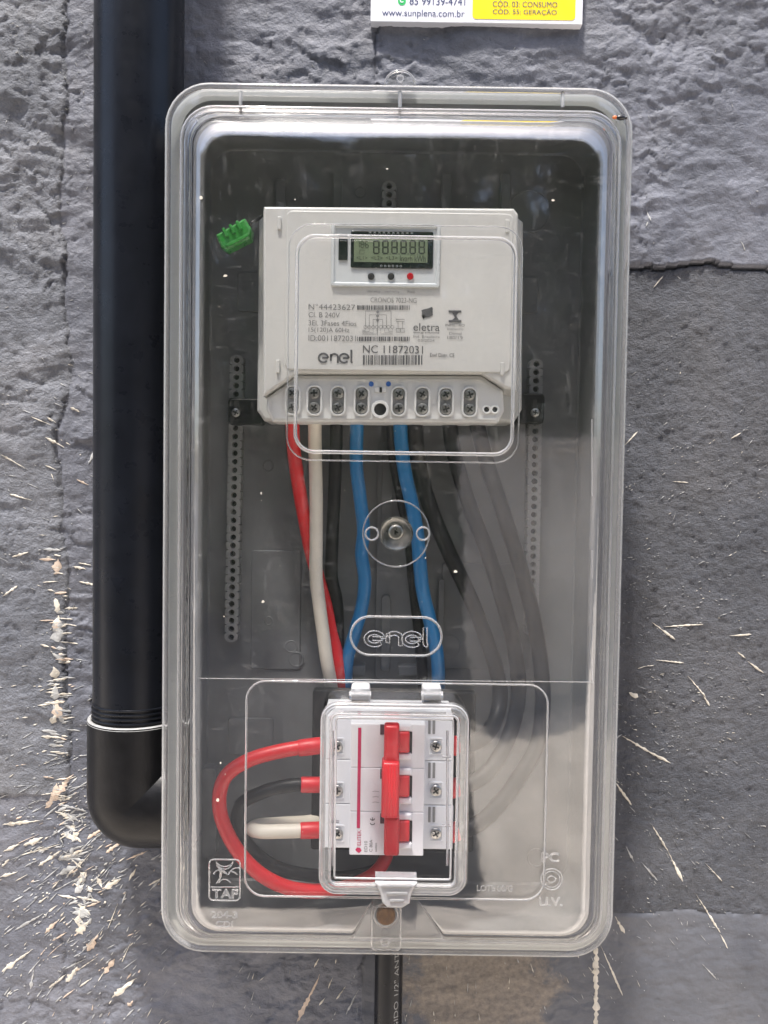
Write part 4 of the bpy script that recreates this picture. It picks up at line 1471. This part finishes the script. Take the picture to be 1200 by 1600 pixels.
cable('red_cable', [(457, 648, .052), (458, 690, .046), (463, 735, .042), (474, 800, .037), (488, 870, .032), (506, 930, .029), (519, 980, .029), (529, 1040, .030), (536, 1085, .026), (556, 1180, .022), (588, 1270, .024), (606, 1325, .032),
                    (590, 1360, .044), (548, 1384, .056), (500, 1392, .064), (450, 1387, .070), (402, 1362, .073), (364, 1318, .074), (343, 1262, .074), (351, 1216, .074), (384, 1190, .074), (436, 1174, .073), (500, 1164, .070), (515, 1163, .068)], .0046, 'wire_red',
      'red cable looping wide at the lower left into the breaker', ((466, 1169, .0725), (515, 1163, .069)))
cable('white_cable', [(492, 648, .052), (492, 690, .046), (494, 770, .041), (494, 850, .038), (494, 900, .037), (499, 945, .036), (505, 990, .036), (512, 1040, .035), (522, 1085, .027), (540, 1170, .022), (545, 1230, .024), (520, 1272, .034), (490, 1283, .043), (440, 1287, .051),
                      (404, 1290, .057), (394, 1295, .064), (406, 1299, .070), (440, 1299, .0725), (490, 1297, .071), (515, 1296, .068)], .0045, 'wire_white',
      'white cable from the meter, folded back into the breaker', ((469, 1298, .0725), (515, 1296, .069)))
cable('black_cable', [(526, 648, .050), (525, 700, .043), (522, 780, .037), (519, 850, .032), (518, 900, .030), (526, 940, .028), (528, 1000, .028), (528, 1060, .027), (540, 1120, .020), (562, 1220, .019), (598, 1320, .026), (596, 1352, .036), (545, 1370, .047),
                      (490, 1368, .054), (440, 1358, .058), (398, 1332, .061), (372, 1292, .063), (376, 1258, .066), (410, 1238, .069), (455, 1227, .071), (515, 1226, .068)], .0044, 'wire_black',
      'black cable between the white one and the left blue one', ((470, 1226, .0718), (515, 1226, .069)))
cable('blue_cable', [(558, 648, .050), (557, 690, .046), (557, 730, .043), (563, 780, .040), (568, 830, .038), (565, 865, .037), (570, 905, .036), (566, 945, .034), (554, 990, .031), (543, 1030, .029), (541, 1075, .026), (548, 1150, .020)], .0045, 'wire_blue',
      'left of the two blue cables, beside the black one')
cable('blue_cable', [(625, 648, .050), (627, 690, .047), (632, 735, .045), (644, 790, .043), (652, 835, .042), (656, 880, .041), (661, 925, .039), (673, 975, .036), (683, 1025, .033), (685, 1075, .028), (682, 1150, .022)], .0047, 'wire_blue',
      'right of the two blue cables, passing behind the cover screw')
cable('black_cable', [(612, 648, .046), (615, 710, .036), (628, 780, .030), (640, 840, .028), (645, 900, .026), (654, 980, .024), (660, 1050, .022), (662, 1120, .020)], .0040, 'wire_black',
      'thin black cable just left of the right blue cable')
cable('black_cable', [(648, 648, .050), (652, 710, .043), (668, 780, .038), (700, 860, .034), (733, 930, .032), (757, 990, .032), (776, 1050, .033), (782, 1085, .034), (776, 1120, .042), (760, 1148, .056), (735, 1162, .066), (695, 1166, .068)], .0054, 'wire_black',
      'innermost of the three thick black cables on the right', ((716, 1165, .0675), (695, 1166, .069)))
cable('black_cable', [(700, 648, .050), (710, 710, .044), (734, 790, .040), (764, 870, .038), (789, 950, .038), (805, 1020, .039), (810, 1080, .041), (802, 1130, .046), (784, 1175, .054), (760, 1208, .062), (732, 1226, .067), (695, 1234, .068)], .0054, 'wire_black',
      'middle of the three thick black cables on the right', ((716, 1230, .0675), (695, 1234, .069)))
cable('black_cable', [(742, 648, .050), (757, 710, .043), (786, 800, .035), (814, 890, .031), (834, 970, .031), (845, 1040, .034), (848, 1100, .040), (840, 1160, .047), (812, 1212, .055), (782, 1254, .062), (745, 1288, .067), (695, 1304, .068)], .0054, 'wire_black',
      'outermost of the three thick black cables on the right', ((716, 1298, .0678), (695, 1304, .069)))

# ------------------------------------------------------------------ small insect on the corner of the flange
bd = FD + .0065
ins_ = empty('insect', P(966, 184, FD + .004), 'tiny black and orange insect on the upper right corner of the box', 'insect')
def ellipsoid(c, rx, ry, rz, n=14, m_=8):
    rg_ = []
    for k in range(m_ + 1):
        t = math.pi * k / m_
        rg_.append([Vector((c.x - rx * math.cos(t), c.y + ry * math.sin(t) * math.cos(2 * math.pi * j / n), c.z + rz * math.sin(t) * math.sin(2 * math.pi * j / n))) for j in range(n)])
    return loft(rg_)
MB().add(*ellipsoid(P(970, 184, bd), .0030, .0014, .0016)).build('body', M['bug_black'], ins_, True)
MB().add(*ellipsoid(P(960.5, 183.5, bd), .0015, .0010, .0011)).build('abdomen', M['bug_orange'], ins_, True)
MB().add(*ellipsoid(P(978, 184.3, bd), .0010, .0009, .0009)).build('head', M['bug_black'], ins_, True)
for k in range(3):
    for s in (-1, 1):
        a = P(965 + k * 4, 184, bd); b = P(964 + k * 5, 184 + s * 5, bd + .0008); c = P(962 + k * 6.5, 184 + s * 9, FD + .003)
        MB().add(*tube([a, b, c], .00012, n=5)).build('leg', M['bug_black'], ins_)

# ------------------------------------------------------------------ flecks of dust stuck to the cover
fk = MB()
fr_ = random.Random(19)
spots = [(314, 309, 5), (352, 431, 3), (605, 264, 2), (461, 312, 2), (864, 313, 3), (345, 1192, 3), (352, 1210, 2), (340, 1250, 5), (712, 893, 3), (665, 872, 2), (408, 771, 3), (411, 940, 3), (350, 963, 2)]
spots += [(fr_.uniform(315, 920), fr_.uniform(225, 1440), fr_.uniform(.4, .8)) for _ in range(45)]
for x, y, r_ in spots:
    if 495 < x < 735 and y > 1090: continue
    r_ *= .75
    a0 = fr_.uniform(0, 6); st_ = fr_.uniform(.5, 1.6)
    pts_ = []
    for k in range(7):
        t = 2 * math.pi * k / 7
        q_ = r_ * fr_.uniform(.6, 1.1)
        pts_.append((x + q_ * math.cos(t + a0) * st_, y + q_ * math.sin(t + a0)))
    fk.add(*prism(pxpoly(pts_, CF), CF, CF + .0003, .0001))
fo = fk.build('dust_flecks', M['splash_cream'], cover)
props(fo, kind='stuff')
fo['label'] = 'white dust flecks stuck to the clear cover'
